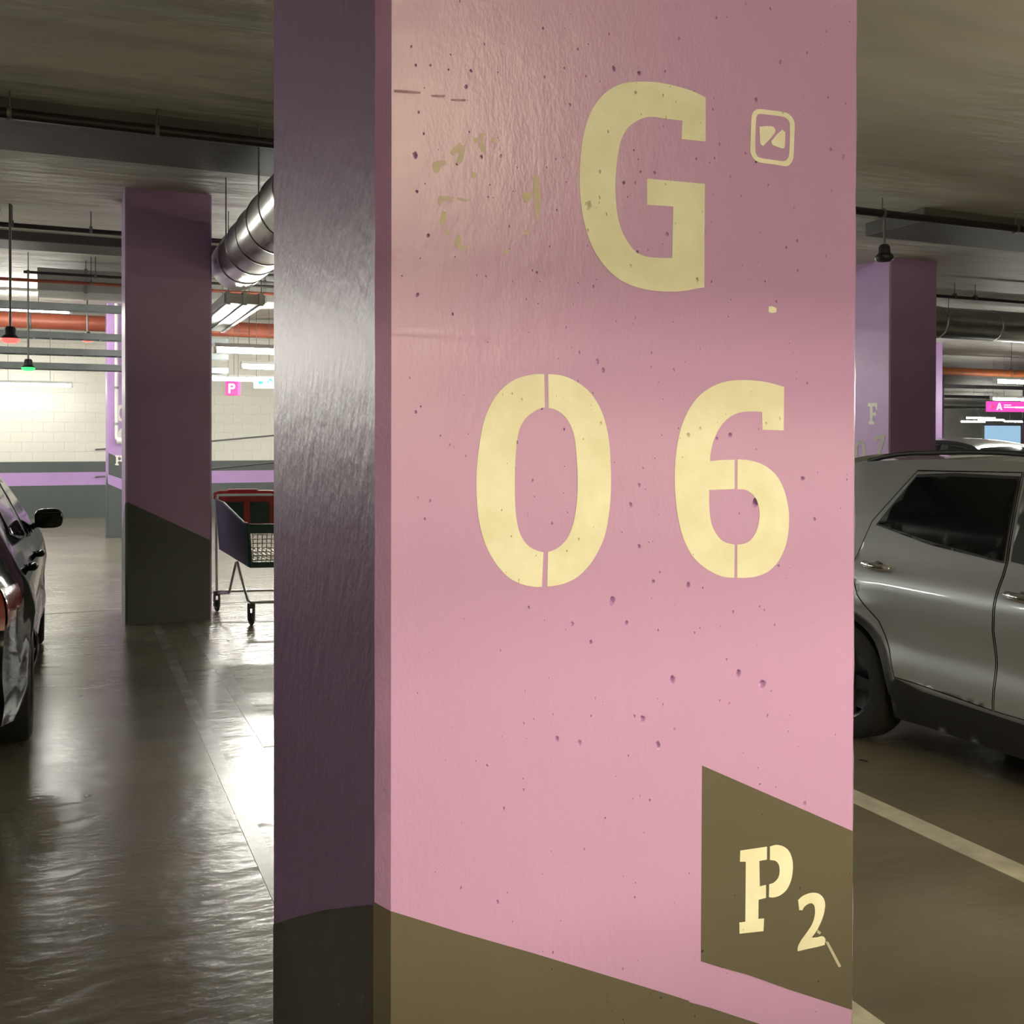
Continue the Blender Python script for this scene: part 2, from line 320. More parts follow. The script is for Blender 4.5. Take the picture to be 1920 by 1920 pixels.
# painted bay lines
def line(x0, x1, y0, y1, m=M_LINE): MB().box(x0, x1, y0, y1, -.001, .0022).build('parking_line', m, floor)
line(.672, .742, 2.2, 9.7, M_WORN); line(.96, 1.05, 5.6, 9.7, M_WORN)
line(3.30, 3.43, 1.6, 6.2); line(2.02, 2.135, 1.2, 2.42)
line(-20, 9.0, 10.65, 10.74, M_WORN)
SHAPES = {
 'G': [[(0.8321,2.1558),(0.8323,2.0932),(0.792,2.092),(0.7933,2.1179),(0.77,2.1173),(0.7457,2.1173),(0.7297,2.1135),(0.7138,2.1046),(0.7021,2.0929),(0.6943,2.0771),(0.6899,2.0584),(0.6874,2.0377),(0.6861,2.0148),(0.6875,1.9921),(0.6907,1.9719),(0.696,1.9564),(0.7039,1.9433),(0.7144,1.9315),(0.725,1.9254),(0.7384,1.9225),(0.7599,1.9226),(0.777,1.9238),(0.7786,1.9959),(0.7362,1.9943),(0.7361,2.0308),(0.8312,2.0331),(0.8309,1.8857),(0.8178,1.8833),(0.7983,1.879),(0.7764,1.8766),(0.7546,1.876),(0.7385,1.8767),(0.7172,1.88),(0.6962,1.8868),(0.678,1.8981),(0.6625,1.9129),(0.6496,1.9323),(0.6407,1.9541),(0.6348,1.9783),(0.6317,2.0049),(0.6312,2.0273),(0.6329,2.0543),(0.6371,2.0794),(0.6441,2.1027),(0.6542,2.122),(0.6695,2.1398),(0.6875,2.1525),(0.7058,2.1596),(0.7295,2.164),(0.7536,2.1662),(0.7807,2.1653),(0.8083,2.1621)]],
 'O': [[(0.5794,1.7557),(0.565,1.755),(0.5486,1.7516),(0.5324,1.745),(0.5163,1.7323),(0.503,1.7149),(0.4938,1.6939),(0.4886,1.6719),(0.4847,1.645),(0.4829,1.6206),(0.4835,1.5913),(0.4861,1.5668),(0.4914,1.5446),(0.4994,1.5246),(0.5114,1.5056),(0.5275,1.4888),(0.5465,1.4783),(0.5657,1.4735),(0.5767,1.4729),(0.5788,1.5188),(0.5711,1.5209),(0.56,1.5259),(0.5504,1.535),(0.5436,1.5477),(0.5395,1.5652),(0.5376,1.5851),(0.537,1.61),(0.5375,1.6348),(0.5393,1.6596),(0.5428,1.6795),(0.5487,1.6919),(0.5569,1.7007),(0.5679,1.7076),(0.5748,1.7102),(0.5803,1.7115)],[(0.5852,1.7558),(0.6011,1.755),(0.618,1.7509),(0.6351,1.7424),(0.6495,1.7312),(0.6626,1.7134),(0.6714,1.6929),(0.6774,1.6672),(0.6798,1.6387),(0.6808,1.6129),(0.6797,1.5844),(0.6762,1.5587),(0.6705,1.5356),(0.6603,1.5154),(0.6473,1.498),(0.6301,1.4835),(0.6103,1.4756),(0.5934,1.4732),(0.5845,1.473),(0.5855,1.519),(0.5961,1.5219),(0.6073,1.529),(0.6158,1.5389),(0.6228,1.5552),(0.627,1.5754),(0.6293,1.5983),(0.6292,1.6238),(0.6274,1.6493),(0.6245,1.6722),(0.6182,1.6887),(0.6083,1.7013),(0.5956,1.7087),(0.5858,1.7106)]],
 '6': [[(0.9714,1.7471),(0.9711,1.6828),(0.9326,1.6835),(0.9318,1.7095),(0.9167,1.7101),(0.8968,1.709),(0.8803,1.7042),(0.8657,1.6945),(0.8544,1.6809),(0.8464,1.6646),(0.8423,1.6484),(0.8417,1.6381),(0.861,1.6396),(0.8839,1.64),(0.8841,1.5976),(0.8612,1.5972),(0.8402,1.597),(0.8403,1.5781),(0.842,1.5591),(0.8469,1.5427),(0.8566,1.5288),(0.868,1.5208),(0.8844,1.5169),(0.884,1.469),(0.865,1.4713),(0.8455,1.4791),(0.8263,1.4908),(0.8103,1.5064),(0.7977,1.5283),(0.7897,1.5526),(0.7843,1.5821),(0.7824,1.6114),(0.7832,1.638),(0.7871,1.6646),(0.7939,1.6886),(0.8048,1.7101),(0.819,1.7277),(0.838,1.7415),(0.8606,1.7507),(0.8834,1.7548),(0.9065,1.7556),(0.9299,1.7545),(0.9502,1.7517)],[(0.8888,1.6405),(0.907,1.6393),(0.9271,1.6348),(0.944,1.6271),(0.9611,1.613),(0.9733,1.5918),(0.9803,1.5664),(0.9814,1.5468),(0.9795,1.5272),(0.9737,1.5078),(0.9618,1.4887),(0.9448,1.4755),(0.9245,1.4691),(0.9045,1.4679),(0.8889,1.4684),(0.8887,1.5167),(0.9009,1.5176),(0.9126,1.5227),(0.9225,1.5347),(0.9275,1.5512),(0.9274,1.5678),(0.9223,1.5817),(0.9122,1.5916),(0.9006,1.5965),(0.8884,1.597)]],
 'P': [[(0.896,1.0708),(0.9434,1.0692),(0.9435,1.05),(0.9298,1.0501),(0.9308,1.0126),(0.9419,1.0129),(0.942,0.9936),(0.9288,0.9931),(0.9284,0.9651),(0.9388,0.9638),(0.9376,0.9452),(0.8952,0.9494),(0.8947,0.966),(0.9053,0.9651),(0.9057,1.0529),(0.8955,1.0546)],[(0.9487,1.0684),(0.9604,1.0692),(0.9736,1.0645),(0.9842,1.0553),(0.9902,1.0403),(0.9905,1.0251),(0.9871,1.0105),(0.9792,0.9989),(0.9674,0.9928),(0.9556,0.9918),(0.9472,0.9937),(0.9476,1.0129),(0.9555,1.0137),(0.9633,1.0189),(0.9664,1.0269),(0.9653,1.0379),(0.9592,1.0453),(0.9488,1.0485)]],
 '2': [[(1.0006,0.98),(1.01,0.9849),(1.0248,0.9866),(1.0385,0.9832),(1.0481,0.9749),(1.0517,0.9643),(1.0496,0.9515),(1.0442,0.9393),(1.036,0.9277),(1.0266,0.9185),(1.0361,0.9172),(1.047,0.9168),(1.0526,0.9114),(1.0512,0.9028),(1.0362,0.9024),(1.0172,0.9029),(1.0005,0.9029),(1.0005,0.9094),(1.0063,0.9181),(1.017,0.928),(1.0265,0.9383),(1.0318,0.9504),(1.0318,0.9635),(1.0277,0.9697),(1.0209,0.971),(1.0128,0.968),(1.0088,0.9633),(1.0028,0.9644)]],
 'drip': [[(1.0374,0.9292),(1.0443,0.9228),(1.0416,0.9201),(1.0361,0.9244)],[(1.052,0.9082),(1.0581,0.9059),(1.0834,0.8633),(1.0778,0.8633)]],
 'panel': [[(0.8302,1.203),(1.1052,1.0674),(1.1049,0.7915),(0.8293,0.9221)]],
 'base': [[(0.3683,1.0779),(0.463,1.0329),(0.5634,0.987),(0.7812,0.8836),(0.8869,0.831)]],
 'ring': [[(0.9244,2.1512),(0.9467,2.1521),(0.9692,2.1525),(0.9805,2.1493),(0.9875,2.142),(0.9888,2.1336),(0.9877,2.1088),(0.9869,2.0889),(0.9833,2.0799),(0.9742,2.0733),(0.953,2.0735),(0.9262,2.0737),(0.9159,2.0775),(0.91,2.0853),(0.9093,2.0949),(0.9101,2.1167),(0.9112,2.1374),(0.9147,2.1463)],[(0.9253,2.144),(0.9467,2.1453),(0.9677,2.1452),(0.9763,2.1419),(0.9799,2.1349),(0.9795,2.1078),(0.9783,2.0904),(0.9747,2.0832),(0.9681,2.0802),(0.95,2.08),(0.9277,2.0804),(0.9209,2.0836),(0.9182,2.091),(0.9183,2.1177),(0.9194,2.136),(0.9212,2.1411)]],
 'mark': [[(0.9274,2.1261),(0.9468,2.1289),(0.9534,2.1256),(0.9528,2.1206),(0.9439,2.1098),(0.932,2.0982),(0.9267,2.1005),(0.9254,2.1234)],[(0.9663,2.1264),(0.9718,2.1229),(0.971,2.1019),(0.9665,2.0985),(0.9484,2.1018),(0.9463,2.1064),(0.9558,2.1173)]],
 'speck': [[(0.943,1.8643),(0.9496,1.8652),(0.9571,1.8626),(0.9565,1.8569),(0.9481,1.8553),(0.9427,1.857)]],
 'remnant': [[(0.4231,2.0194),(0.4278,2.0209),(0.4351,2.0236),(0.4413,2.0233),(0.4408,2.0183),(0.4351,2.0162),(0.4319,2.0085),(0.4267,2.0065),(0.4236,2.0106)],[(0.4455,2.0347),(0.4592,2.0491),(0.4635,2.0446),(0.4678,2.0471),(0.4656,2.0349),(0.4635,2.0257),(0.4572,2.0191),(0.455,2.0248),(0.4593,2.0342),(0.455,2.0357),(0.4508,2.0303)],[(0.4677,2.0521),(0.4731,2.0547),(0.472,2.0506)],[(0.4774,2.0562),(0.4849,2.0581),(0.4838,2.051),(0.4784,2.0513)],[(0.487,2.0643),(0.4935,2.0631),(0.4914,2.0558),(0.4957,2.0413),(0.4903,2.0397),(0.4849,2.0471),(0.4881,2.0545)],[(0.5011,2.057),(0.5066,2.0616),(0.5088,2.0528),(0.5066,2.0536)],[(0.4764,2.0131),(0.4828,2.0118),(0.4796,2.0035),(0.4769,2.0062)],[(0.431,1.9749),(0.4351,1.9782),(0.4509,1.9778),(0.4498,1.9727),(0.4404,1.9723),(0.4351,1.9723),(0.4331,1.9642),(0.4299,1.9679)],[(0.4551,1.9787),(0.4732,1.9769),(0.4711,1.9747),(0.4594,1.9751)],[(0.4352,1.9595),(0.4414,1.9581),(0.4404,1.9491),(0.4373,1.9409),(0.4326,1.9415),(0.4331,1.9475)],[(0.4383,1.9361),(0.4425,1.9374),(0.4489,1.931),(0.4425,1.928)],[(0.452,1.9213),(0.4584,1.9328),(0.4626,1.9221),(0.4605,1.917),(0.4722,1.9179),(0.4658,1.9119),(0.4563,1.9137)],[(0.5633,2.0181),(0.5723,2.0191),(0.5735,1.9925),(0.5735,1.9791),(0.5702,1.9562),(0.5656,1.9661),(0.5633,1.9915)],[(0.5454,1.9908),(0.5566,1.9949),(0.5633,1.9915),(0.5543,1.9804),(0.551,1.9821)],[(0.5499,1.9432),(0.5589,1.946),(0.5556,1.9386),(0.5488,1.938)],[(0.5189,1.9154),(0.5299,1.9162),(0.5233,1.9096)]],
 'scuff': [[(0.3719,2.1043),(0.3821,2.1053),(0.4076,2.1065),(0.4066,2.1039),(0.3879,2.1019),(0.3723,2.1013)],[(0.4206,2.1044),(0.4396,2.107),(0.4386,2.1034),(0.4216,2.1021)],[(0.4467,2.1026),(0.4682,2.1051),(0.4661,2.1021),(0.4478,2.1005)]],
 'seam': [[(0.3726,1.802),(0.4057,1.8034),(0.4335,1.8016),(0.477,1.8005),(0.5636,1.8015)]],
}
PITS = [(0.6835,1.4473,0.00534),(0.7052,1.4156,0.00368),(0.6506,1.3937,0.0029),(0.6221,1.4202,0.00286),(0.8056,1.4625,0.00354),(0.7484,1.4708,0.00297),(0.7588,1.4831,0.00199),(0.7803,1.3301,0.00458),(0.8924,1.3292,0.00477),(0.9346,1.3092,0.00648),(0.7319,1.2796,0.00455),(0.7187,1.2848,0.00251),(0.5997,1.2667,0.0034),(0.6336,1.2578,0.0032),(0.7566,1.2409,0.0041),(0.7435,1.1647,0.00233),(0.55,1.2202,0.00145),(0.522,1.1845,0.00218),(0.709,1.2312,0.00152),(0.5575,1.4465,0.00233),(0.5169,1.3927,0.00139),(0.7561,1.4018,0.00225),(0.8824,1.4192,0.00261),(0.9292,1.4242,0.00186),(0.9374,1.4183,0.00187),(0.9563,1.3954,0.00189),(0.8715,1.351,0.0021),(0.8766,1.2875,0.00186),(0.7836,1.2598,0.00232),(0.7648,1.2967,0.00178),(0.5504,1.2937,0.00167),(0.5934,1.3006,0.00145),(0.6508,1.2928,0.00147),(1.0126,1.1227,0.00401),(0.9207,1.5763,0.00594),(1.0069,1.611,0.00391),(0.7251,1.6057,0.00301),(0.7117,1.5785,0.0035),(0.7254,1.5205,0.00302),(0.8762,1.6755,0.00371),(0.8528,1.6706,0.00236),(0.805,1.6753,0.00361),(0.8249,1.6848,0.0026),(0.6642,1.6908,0.00245),(0.5761,1.7097,0.00191),(0.9393,1.6929,0.00244),(0.9641,1.7004,0.00219),(0.6595,1.775,0.00295),(0.6683,1.7632,0.00295),(0.7436,1.7698,0.00177),(0.7811,1.7669,0.00231),(1.0294,1.5496,0.00254),(0.9628,1.4816,0.00248),(0.8135,1.5049,0.00182),(0.8925,1.5618,0.0016),(0.63,1.7474,0.00146),(0.5329,1.7289,0.00141),(0.6836,2.1753,0.00324),(0.7236,2.1751,0.00328),(0.6409,2.1595,0.00182),(0.6169,2.1178,0.00202),(0.7652,2.1834,0.0019),(0.9628,2.2259,0.00257),(0.9199,2.1651,0.0035),(0.8559,2.0923,0.00217),(0.7153,2.0676,0.00183),(0.726,2.0394,0.00206),(0.7487,2.0406,0.00207),(0.6997,2.0211,0.00271),(0.7175,2.0236,0.00182),(0.6621,2.0323,0.00223),(0.6617,1.9977,0.00178),(0.6444,1.9848,0.00485),(0.6726,1.976,0.00178),(0.7692,1.9566,0.00275),(0.8315,1.9664,0.00211),(0.7383,1.9322,0.00181),(0.7216,1.9286,0.00224),(0.8191,1.8956,0.00301),(0.7105,1.9083,0.00201),(0.6524,1.8766,0.00196),(0.9209,2.0756,0.00246),(1.081,2.0993,0.00314),(1.0561,2.1079,0.0026),(0.9888,2.0138,0.002),(0.8942,2.0216,0.00193),(0.9748,1.9535,0.00222),(0.9946,1.9649,0.00224),(0.9418,2.0425,0.00173),(0.817,2.0673,0.00189),(0.7177,2.1475,0.00256),(0.9368,1.9011,0.00169),(0.4007,2.1388,0.00173),(0.4199,2.1416,0.00173),(0.4682,2.1212,0.00271),(0.3947,2.1614,0.00154),(0.4111,2.0541,0.00151),(0.4043,2.0804,0.00151),(0.4022,1.9804,0.00204),(0.4174,1.9266,0.0024),(0.4929,2.1797,0.00158),(0.5769,2.2134,0.00204),(0.5792,2.1493,0.00161),(0.3998,2.0259,0.00374),(0.5288,1.9476,0.00152),(0.4065,1.897,0.00128),(0.4991,1.9832,0.00114),(0.4127,1.9914,0.00112),(0.4029,1.851,0.00253),(0.4073,1.7102,0.00151),(0.4071,1.8971,0.00136),(0.4465,1.6615,0.00135),(0.4337,1.6735,0.00118),(0.4038,1.5952,0.00134),(0.4832,1.8805,0.00121),(0.3829,1.8731,0.00101),(0.5134,1.0626,0.00265)]

# ------------------------------------------------------------------ the numbered pillar
PX0, PX1, PY0, PY1, CH = .3525, 1.1205, 1.235, 1.944, .0165
PC = ((PX0 + PX1) / 2, (PY0 + PY1) / 2)
rp = random.Random(3)
pits = []
def try_pit(x, z, r, keep=False):
    for (a, b, c, *_r) in pits:
        if math.hypot(a - x, b - z) < 1.3 * (c + r) * 1.35: return
    pits.append((x, z, r, rp.uniform(.75, 1.0), rp.uniform(.9, 1.35), rp.uniform(-.5, .2), rp.uniform(1.1, 1.7)))
for (x, z, r) in PITS: try_pit(x, z, r * 1.12)
for i in range(520):
    x = rp.uniform(PX0 + .03, PX1 - .02); z = rp.uniform(.72, 2.4)
    dens = .25 + .75 * (1 if z > 1.55 else .35)
    if rp.random() < dens: try_pit(x, z, rp.choice((.0009, .0011, .0013, .0016, .0022)))

def pit_points(p):
    """rings of one air hole: (x, z, depth)"""
    x, z, r, ex, ez, tilt, dep = p
    out = []; jit = [1 + .14 * math.sin(3.1 * k + x * 900) for k in range(10)]
    for rr, dd in ((1.3, 0), (1.0, .0), (.78, .55), (.42, .95)):
        n = 10 if rr > .5 else 6
        for k in range(n):
            a = 2 * math.pi * k / n; q = rr * r * jit[k % 10]
            u, v = math.cos(a) * q * ex, math.sin(a) * q * ez
            out.append((x + u + v * tilt * -.6, z + v, dd * r * dep))
    out.append((x, z, r * dep))
    return out
PITP = [(p, pit_points(p)) for p in pits]

def depth_map(pp): return {(round(a, 6), round(b, 6)): d for (a, b, d) in pp}

def face_patch(loops, off, grid=.03, holes=True):
    """flat paint or concrete on the pillar front, following the air holes"""
    xs = [p[0] for l in loops for p in l]; zs = [p[1] for l in loops for p in l]
    pts = []; dm = {}
    if holes:
        for (p, pp) in PITP:
            if not (min(xs) - .02 < p[0] < max(xs) + .02 and min(zs) - .02 < p[1] < max(zs) + .02): continue
            ins = [q for q in pp if inside(q[:2], loops)]
            if not ins: continue
            dm.update(depth_map(ins)); pts += [q[:2] for q in ins]
    if grid:
        nx = int((max(xs) - min(xs)) / grid) + 1; nz = int((max(zs) - min(zs)) / grid) + 1
        for i in range(nx):
            for j in range(nz):
                q = (min(xs) + (i + .5) * grid, min(zs) + (j + .5) * grid)
                if inside(q, loops) and not any(math.hypot(q[0] - p[0], q[1] - p[1]) < p[2] * 1.8 for p in pits): pts.append(q)
    v, t = cdt(loops, pts)
    vs = []
    for (a, b) in v:
        d = dm.get((round(a, 6), round(b, 6)), 0.0)
        vs.append((a - PC[0], PY0 - PC[1] - off + d, b))
    # outward normal is -Y
    fs = []
    for (i, j, k) in t:
        n = (Vector(vs[j]) - Vector(vs[i])).cross(Vector(vs[k]) - Vector(vs[i]))
        fs.append((i, j, k) if n.y < 0 else (i, k, j))
    y0 = PY0 - PC[1] - off + 1e-6
    return vs, fs, [any(vs[q][1] > y0 for q in f) for f in fs]

pillar = empty('pillar', (PC[0], PC[1], 0), 0, 'large lilac pillar stencilled G 06 with a charcoal base and P2 panel', 'pillar', 'painted pillars')
mb = MB()
xl, xr = PX0 + CH, PX1 - CH
mb.add(*face_patch([[(xl, 0), (xr, 0), (xr, CEIL), (xl, CEIL)]], 0.0, .06))
# chamfers with a slightly wavy cast edge, sides and back
def wv(z, k): return .0007 * math.sin(z * 31 + k) + .0005 * math.sin(z * 83 + 2 * k)
nz = 130
for side, xa, xb in ((-1, PX0, xl), (1, PX1, xr)):
    vs = []; fs = []
    for i in range(nz + 1):
        z = CEIL * i / nz
        vs += [(xa - PC[0], PY0 + CH + wv(z, 1) - PC[1], z), (xb - PC[0], PY0 - PC[1], z)]
        if i: fs.append((2 * i - 2, 2 * i - 1, 2 * i + 1, 2 * i) if side < 0 else (2 * i - 2, 2 * i, 2 * i + 1, 2 * i - 1))
    mb.add(vs, fs)
    vs = []; fs = []
    for i in range(nz + 1):
        z = CEIL * i / nz
        vs += [(xa - PC[0], PY0 + CH + wv(z, 1) - PC[1], z), (xa - PC[0], PY1 - PC[1], z)]
        if i: fs.append((2 * i - 2, 2 * i, 2 * i + 1, 2 * i - 1) if side < 0 else (2 * i - 2, 2 * i - 1, 2 * i + 1, 2 * i))
    MB().add(vs, fs).build('side_face', M_TROWEL, pillar)
mb.quad((PX1 - PC[0], PY1 - PC[1], 0), (PX0 - PC[0], PY1 - PC[1], 0), (PX0 - PC[0], PY1 - PC[1], CEIL), (PX1 - PC[0], PY1 - PC[1], CEIL))
mb.build('shaft', M_LILAC, pillar)

def paint(name, loops, off, m, label=None, grid=0, holes=True, smooth_outline=True):
    lps = [rounded(l) for l in loops] if smooth_outline else loops
    o = MB().add(*face_patch(lps, off, grid, holes)).build(name, m, pillar)
    if label: o['label'] = label
    return o
# charcoal base: front, chamfer, side (falls away to both sides of the corner)
bt = SHAPES['base'][0]
z_c = 1.086; z_r = bt[-1][1] - (xr - bt[-1][0]) * .49
base_top = [(xl, bt[0][1])] + bt[1:] + [(xr, z_r)]
mb = MB().add(*face_patch([[(xl, 0), (xr, 0)] + base_top[::-1]], .0004, .06))
mb.quad((PX0 - .0013 - PC[0], PY0 + CH - PC[1], 0), (xl - PC[0] - .0003, PY0 - .0012 - PC[1], 0), (xl - PC[0] - .0003, PY0 - .0012 - PC[1], bt[0][1]), (PX0 - .0013 - PC[0], PY0 + CH - PC[1], z_c))
side_pts = [(PY0 + CH, 1.082), (1.363, 1.032), (1.521, .961), (1.716, .867), (1.944, .754)]
for (ya, za), (yb, zb) in zip(side_pts[:-1], side_pts[1:]):
    xx = PX0 - .0013 - PC[0]
    mb.quad((xx, yb - PC[1], 0), (xx, ya - PC[1], 0), (xx, ya - PC[1], za), (xx, yb - PC[1], zb))
mb.build('painted_base', M_GREY, pillar)['label'] = 'charcoal painted base with a slanting top edge'
paint('painted_panel', SHAPES['panel'], .0004, M_GREY, 'charcoal slanted panel behind P2', .05, smooth_outline=False)
paint('stencil_letter', SHAPES['G'], .0005, M_CREAM, 'cream stencilled letter G')
paint('stencil_digit', SHAPES['O'], .0005, M_CREAM, 'cream stencilled digit 0 in two halves')
paint('stencil_digit', SHAPES['6'], .0005, M_CREAM, 'cream stencilled digit 6')
paint('stencil_letter', SHAPES['P'], .0009, M_CREAM, 'cream stencilled letter P with slab serifs')
paint('stencil_digit', SHAPES['2'], .0009, M_CREAM, 'small cream stencilled digit 2')
paint('paint_drip', SHAPES['drip'], .0008, M_FADED, holes=False, smooth_outline=False)
lg = paint('stencil_emblem', SHAPES['ring'], .0005, M_WHITE_ST, 'white sprayed rounded square outline')
o = MB().add(*face_patch([rounded(l) for l in SHAPES['mark']], .0005, 0)).build('emblem_mark', M_WHITE_ST, lg)
paint('paint_speck', SHAPES['speck'], .0005, M_WHITE_ST, holes=False)
for l in SHAPES['remnant']: paint('paint_remnant', [l], .0004, M_REMNANT, holes=False)
for l in SHAPES['scuff']: paint('scuff_mark', [l], .0004, M_SCUFF, holes=False)
# formwork seam
mb = MB(); sp = [(.369, 1.802), (.42, 1.8028), (.50, 1.801), (.58, 1.8013), (.66, 1.802)]
vs = []; fs = []
for i, (a, b) in enumerate(sp):
    t = .0003 * (1 - i / 4.4)
    for dz, dy in ((.006, 0), (.0015, t), (-.0015, t), (-.005, 0)): vs.append((a - PC[0], PY0 - PC[1] - .0001 - dy, b + dz))
    if i:
        for k in range(3): fs.append((4 * i - 4 + k, 4 * i - 3 + k, 4 * i + 1 + k, 4 * i + k))
mb.add(vs, fs, True).build('formwork_seam', M_LILAC, pillar)

# ------------------------------------------------------------------ the other pillars
def plain_pillar(x, y, w_, d_, label, base=(1.098, .73), side=(1.086, .75), g='painted pillars'):
    """x, y = front corner nearest the middle aisle; base slants on front and side"""
    p = empty('pillar', (x + w_ / 2, y + d_ / 2, 0), 0, label, 'pillar', g)
    c = .0165; a, b = w_ / 2, d_ / 2
    ring = [(-a, -b + c), (-a + c, -b), (a - c, -b), (a, -b + c), (a, b - c), (a - c, b), (-a + c, b), (-a, b - c)]
    m_ = MB(); vs = []; fs = []
    for z in (0, CEIL): vs += [(i, j, z) for i, j in ring]
    for k in range(8): fs.append((k, (k + 1) % 8, 8 + (k + 1) % 8, 8 + k))
    m_.add(vs, fs).build('shaft', M_LILAC_FAR, p)
    e = .002; m_ = MB()
    m_.quad((-a + c, -b - e, 0), (a - c, -b - e, 0), (a - c, -b - e, base[1]), (-a + c, -b - e, base[0]))
    m_.quad((-a - e, -b + c, 0), (-a + c, -b - e, 0), (-a + c, -b - e, base[0]), (-a - e, -b + c, side[0]))
    m_.quad((-a - e, b, 0), (-a - e, -b + c, 0), (-a - e, -b + c, side[0]), (-a - e, b, side[1]))
    m_.build('painted_base', M_GREYFAR, p)
    return p
def glyph(parent, name, loops, m, place, label=None, smooth_outline=True):
    lps = [rounded(l) for l in loops] if smooth_outline else loops
    v, t = cdt(lps)
    o = MB().add([place(a, b) for a, b in v], t).build(name, m, parent, recalc=False)
    if label: o['label'] = label
    return o

plain_pillar(.459, 9.75, .745, .70, 'dark lilac pillar with slanted charcoal base between the black car and the trolley')
p18 = plain_pillar(.575, 18.3, .745, .70, 'lilac pillar with pale downpipe and small P2 panel before the white block wall', base=(.905, .56))
fy = -.35 - .003
def on18(a, b): return (a - PX0 - .745 / 2, fy, b + .05)
glyph(p18, 'painted_panel', [[(.375, 1.52), (1.08, 1.17), (1.08, .90), (.375, 1.16)]], M_GREYFAR, lambda a, b: (a - PX0 - .3725, fy + .0005, b - .10), smooth_outline=False)
glyph(p18, 'stencil_letter', SHAPES['G'], M_WHITE_ST, lambda a, b: (a - PX0 - .3725 - .14, fy - .001, b + .06))
glyph(p18, 'stencil_digit', SHAPES['O'], M_WHITE_ST, lambda a, b: (a - PX0 - .3725 + .04, fy - .001, b + .08))
glyph(p18, 'stencil_letter', SHAPES['P'], M_WHITE_ST, lambda a, b: ((a - .93) * 1.35 - .20, fy - .002, (b - .99) * 1.35 + 1.27))
glyph(p18, 'stencil_digit', SHAPES['2'], M_WHITE_ST, lambda a, b: ((a - .93) * 1.35 - .22, fy - .002, (b - .99) * 1.35 + 1.26))
MB().box(-.03, .01, fy - .001, fy, .52, .74).build('stencil_stroke', M_WHITE_ST, p18)
pf = plain_pillar(9.27, 9.75, .77, .70, 'lilac pillar marked F 07 on its side behind the silver car')
fx = -.385 - .002
FG = [[(0, .27), (.15, .27), (.15, .18), (.128, .18), (.118, .222), (.078, .228), (.078, .152), (.128, .152), (.128, .11), (.078, .11), (.078, .045), (.10, .04), (.10, 0), (.012, 0), (.012, .04), (.034, .045), (.034, .225), (0, .232)]]
G7 = [[(0, .28), (.17, .28), (.17, .24), (.075, 0), (.022, 0), (.11, .232), (.045, .232), (.04, .20), (0, .20)]]
glyph(pf, 'stencil_letter', FG, M_WHITE_ST, lambda a, b: (fx - .001, .02 - a * 1.1, 1.855 + b), 'white stencilled letter F', False)
glyph(pf, 'stencil_digit', G7, M_FADED, lambda a, b: (fx - .001, -.105 - a, 1.44 + b), 'faded stencilled digit 7', False)
glyph(pf, 'stencil_digit', SHAPES['O'], M_FADED, lambda a, b: (fx - .001, .245 - (a - .495), b - .10), 'faded stencilled digit 0')
plain_pillar(17.87, 17.9, .745, .70, 'brightly lit lilac pillar edge just past the F 07 pillar')
plain_pillar(26.68, 26.3, .745, .70, 'distant lilac pillar strip at the end of the dark car roof')
plain_pillar(31.95, 26.3, .745, .70, 'distant purple pillar beside the light blue lobby window')

# ------------------------------------------------------------------ light fittings
def fitting(x, y, z, axis, ln, tube_m, label, group, hang=True):
    f = empty('light_fitting', (x, y, z), 0 if axis == 'X' else R(90), label, 'lamp', group)
    h = ln / 2
    MB().box(-h - .03, h + .03, -.05, .05, .012, .06, .006).build('housing', M_HOUSING, f)
    MB().tube([(-h, 0, -.01), (h, 0, -.01)], .042, 12).build('tube', tube_m, f)
    for s in (-1, 1):
        MB().box(s * h - .02, s * h + .02, -.04, .04, -.056, .014, .005).build('end_cap', M_HOUSING, f, (s * .02, 0, 0))
        if hang: MB().tube([(s * h * .5, 0, .06), (s * h * .5, 0, CEIL - z)], .004, 6).build('hanger_rod', M_ROD, f)
    return f
WG = 'warm light fittings over the near bays'
for i, (x, y) in enumerate(((2.6, -2.4), (4.5, -2.4), (1.0, -2.7), (3.6, -3.0))):
    fitting(x, y, (2.38, 2.27, 2.20, 2.32)[i], 'X', 1.5, M_WARMTUBE, 'warm white tube light hanging behind the camera over the near bays', WG)
hood = fitting(1.25, -1.7, 3.0, 'X', .6, M_WARMSHORT, 'short warm tube light just behind the camera', WG)
MB().box(-.36, .36, .10, .104, -.028, .10).build('added_light_shield', M_HOUSING, hood)  # plate added to block this lamp's light towards the far pillars
fitting(5.4, 1.7, 2.9, 'X', 1.0, M_WARMTUBE, 'warm tube light over the silver car bonnet', WG)
CG = 'white tube lights'
z_t = 2.73
for i, x in enumerate((-.72, -2.4, -4.1, -5.8, -7.5, -9.2)):
    fitting(x, 22.3, z_t, 'X', 1.5, M_WALLTUBE, 'white tube light further along the block wall, outside the picture' if i else 'glaring white tube light before the block wall, above the black car', 'tube lights along the block wall')
fitting(20.7, 16.3, z_t, 'Y', 1.5, M_COOLTUBE, 'added unseen tube light past the picture edge, brightening the far pillar', CG)  # unseen lamp, added only to brighten the far pillar's front
fitting(2.35, 12.5, z_t, 'X', 1.5, M_COOLTUBE, 'white tube light hanging above the shopping trolley, upper of the two bright bars', CG)
fitting(3.05, 18.6, z_t, 'X', 1.5, M_COOLTUBE, 'white tube light just above the pink and exit signs', CG)
fitting(-.85, 17.1, 3.62, 'X', 1.7, M_COOLTUBE, 'white tube light close to the ceiling behind the cable trays', CG)
fitting(3.08, 15.3, 2.735, 'X', 1.5, M_COOLTUBE, 'white tube light hanging between the two bright bars', CG)
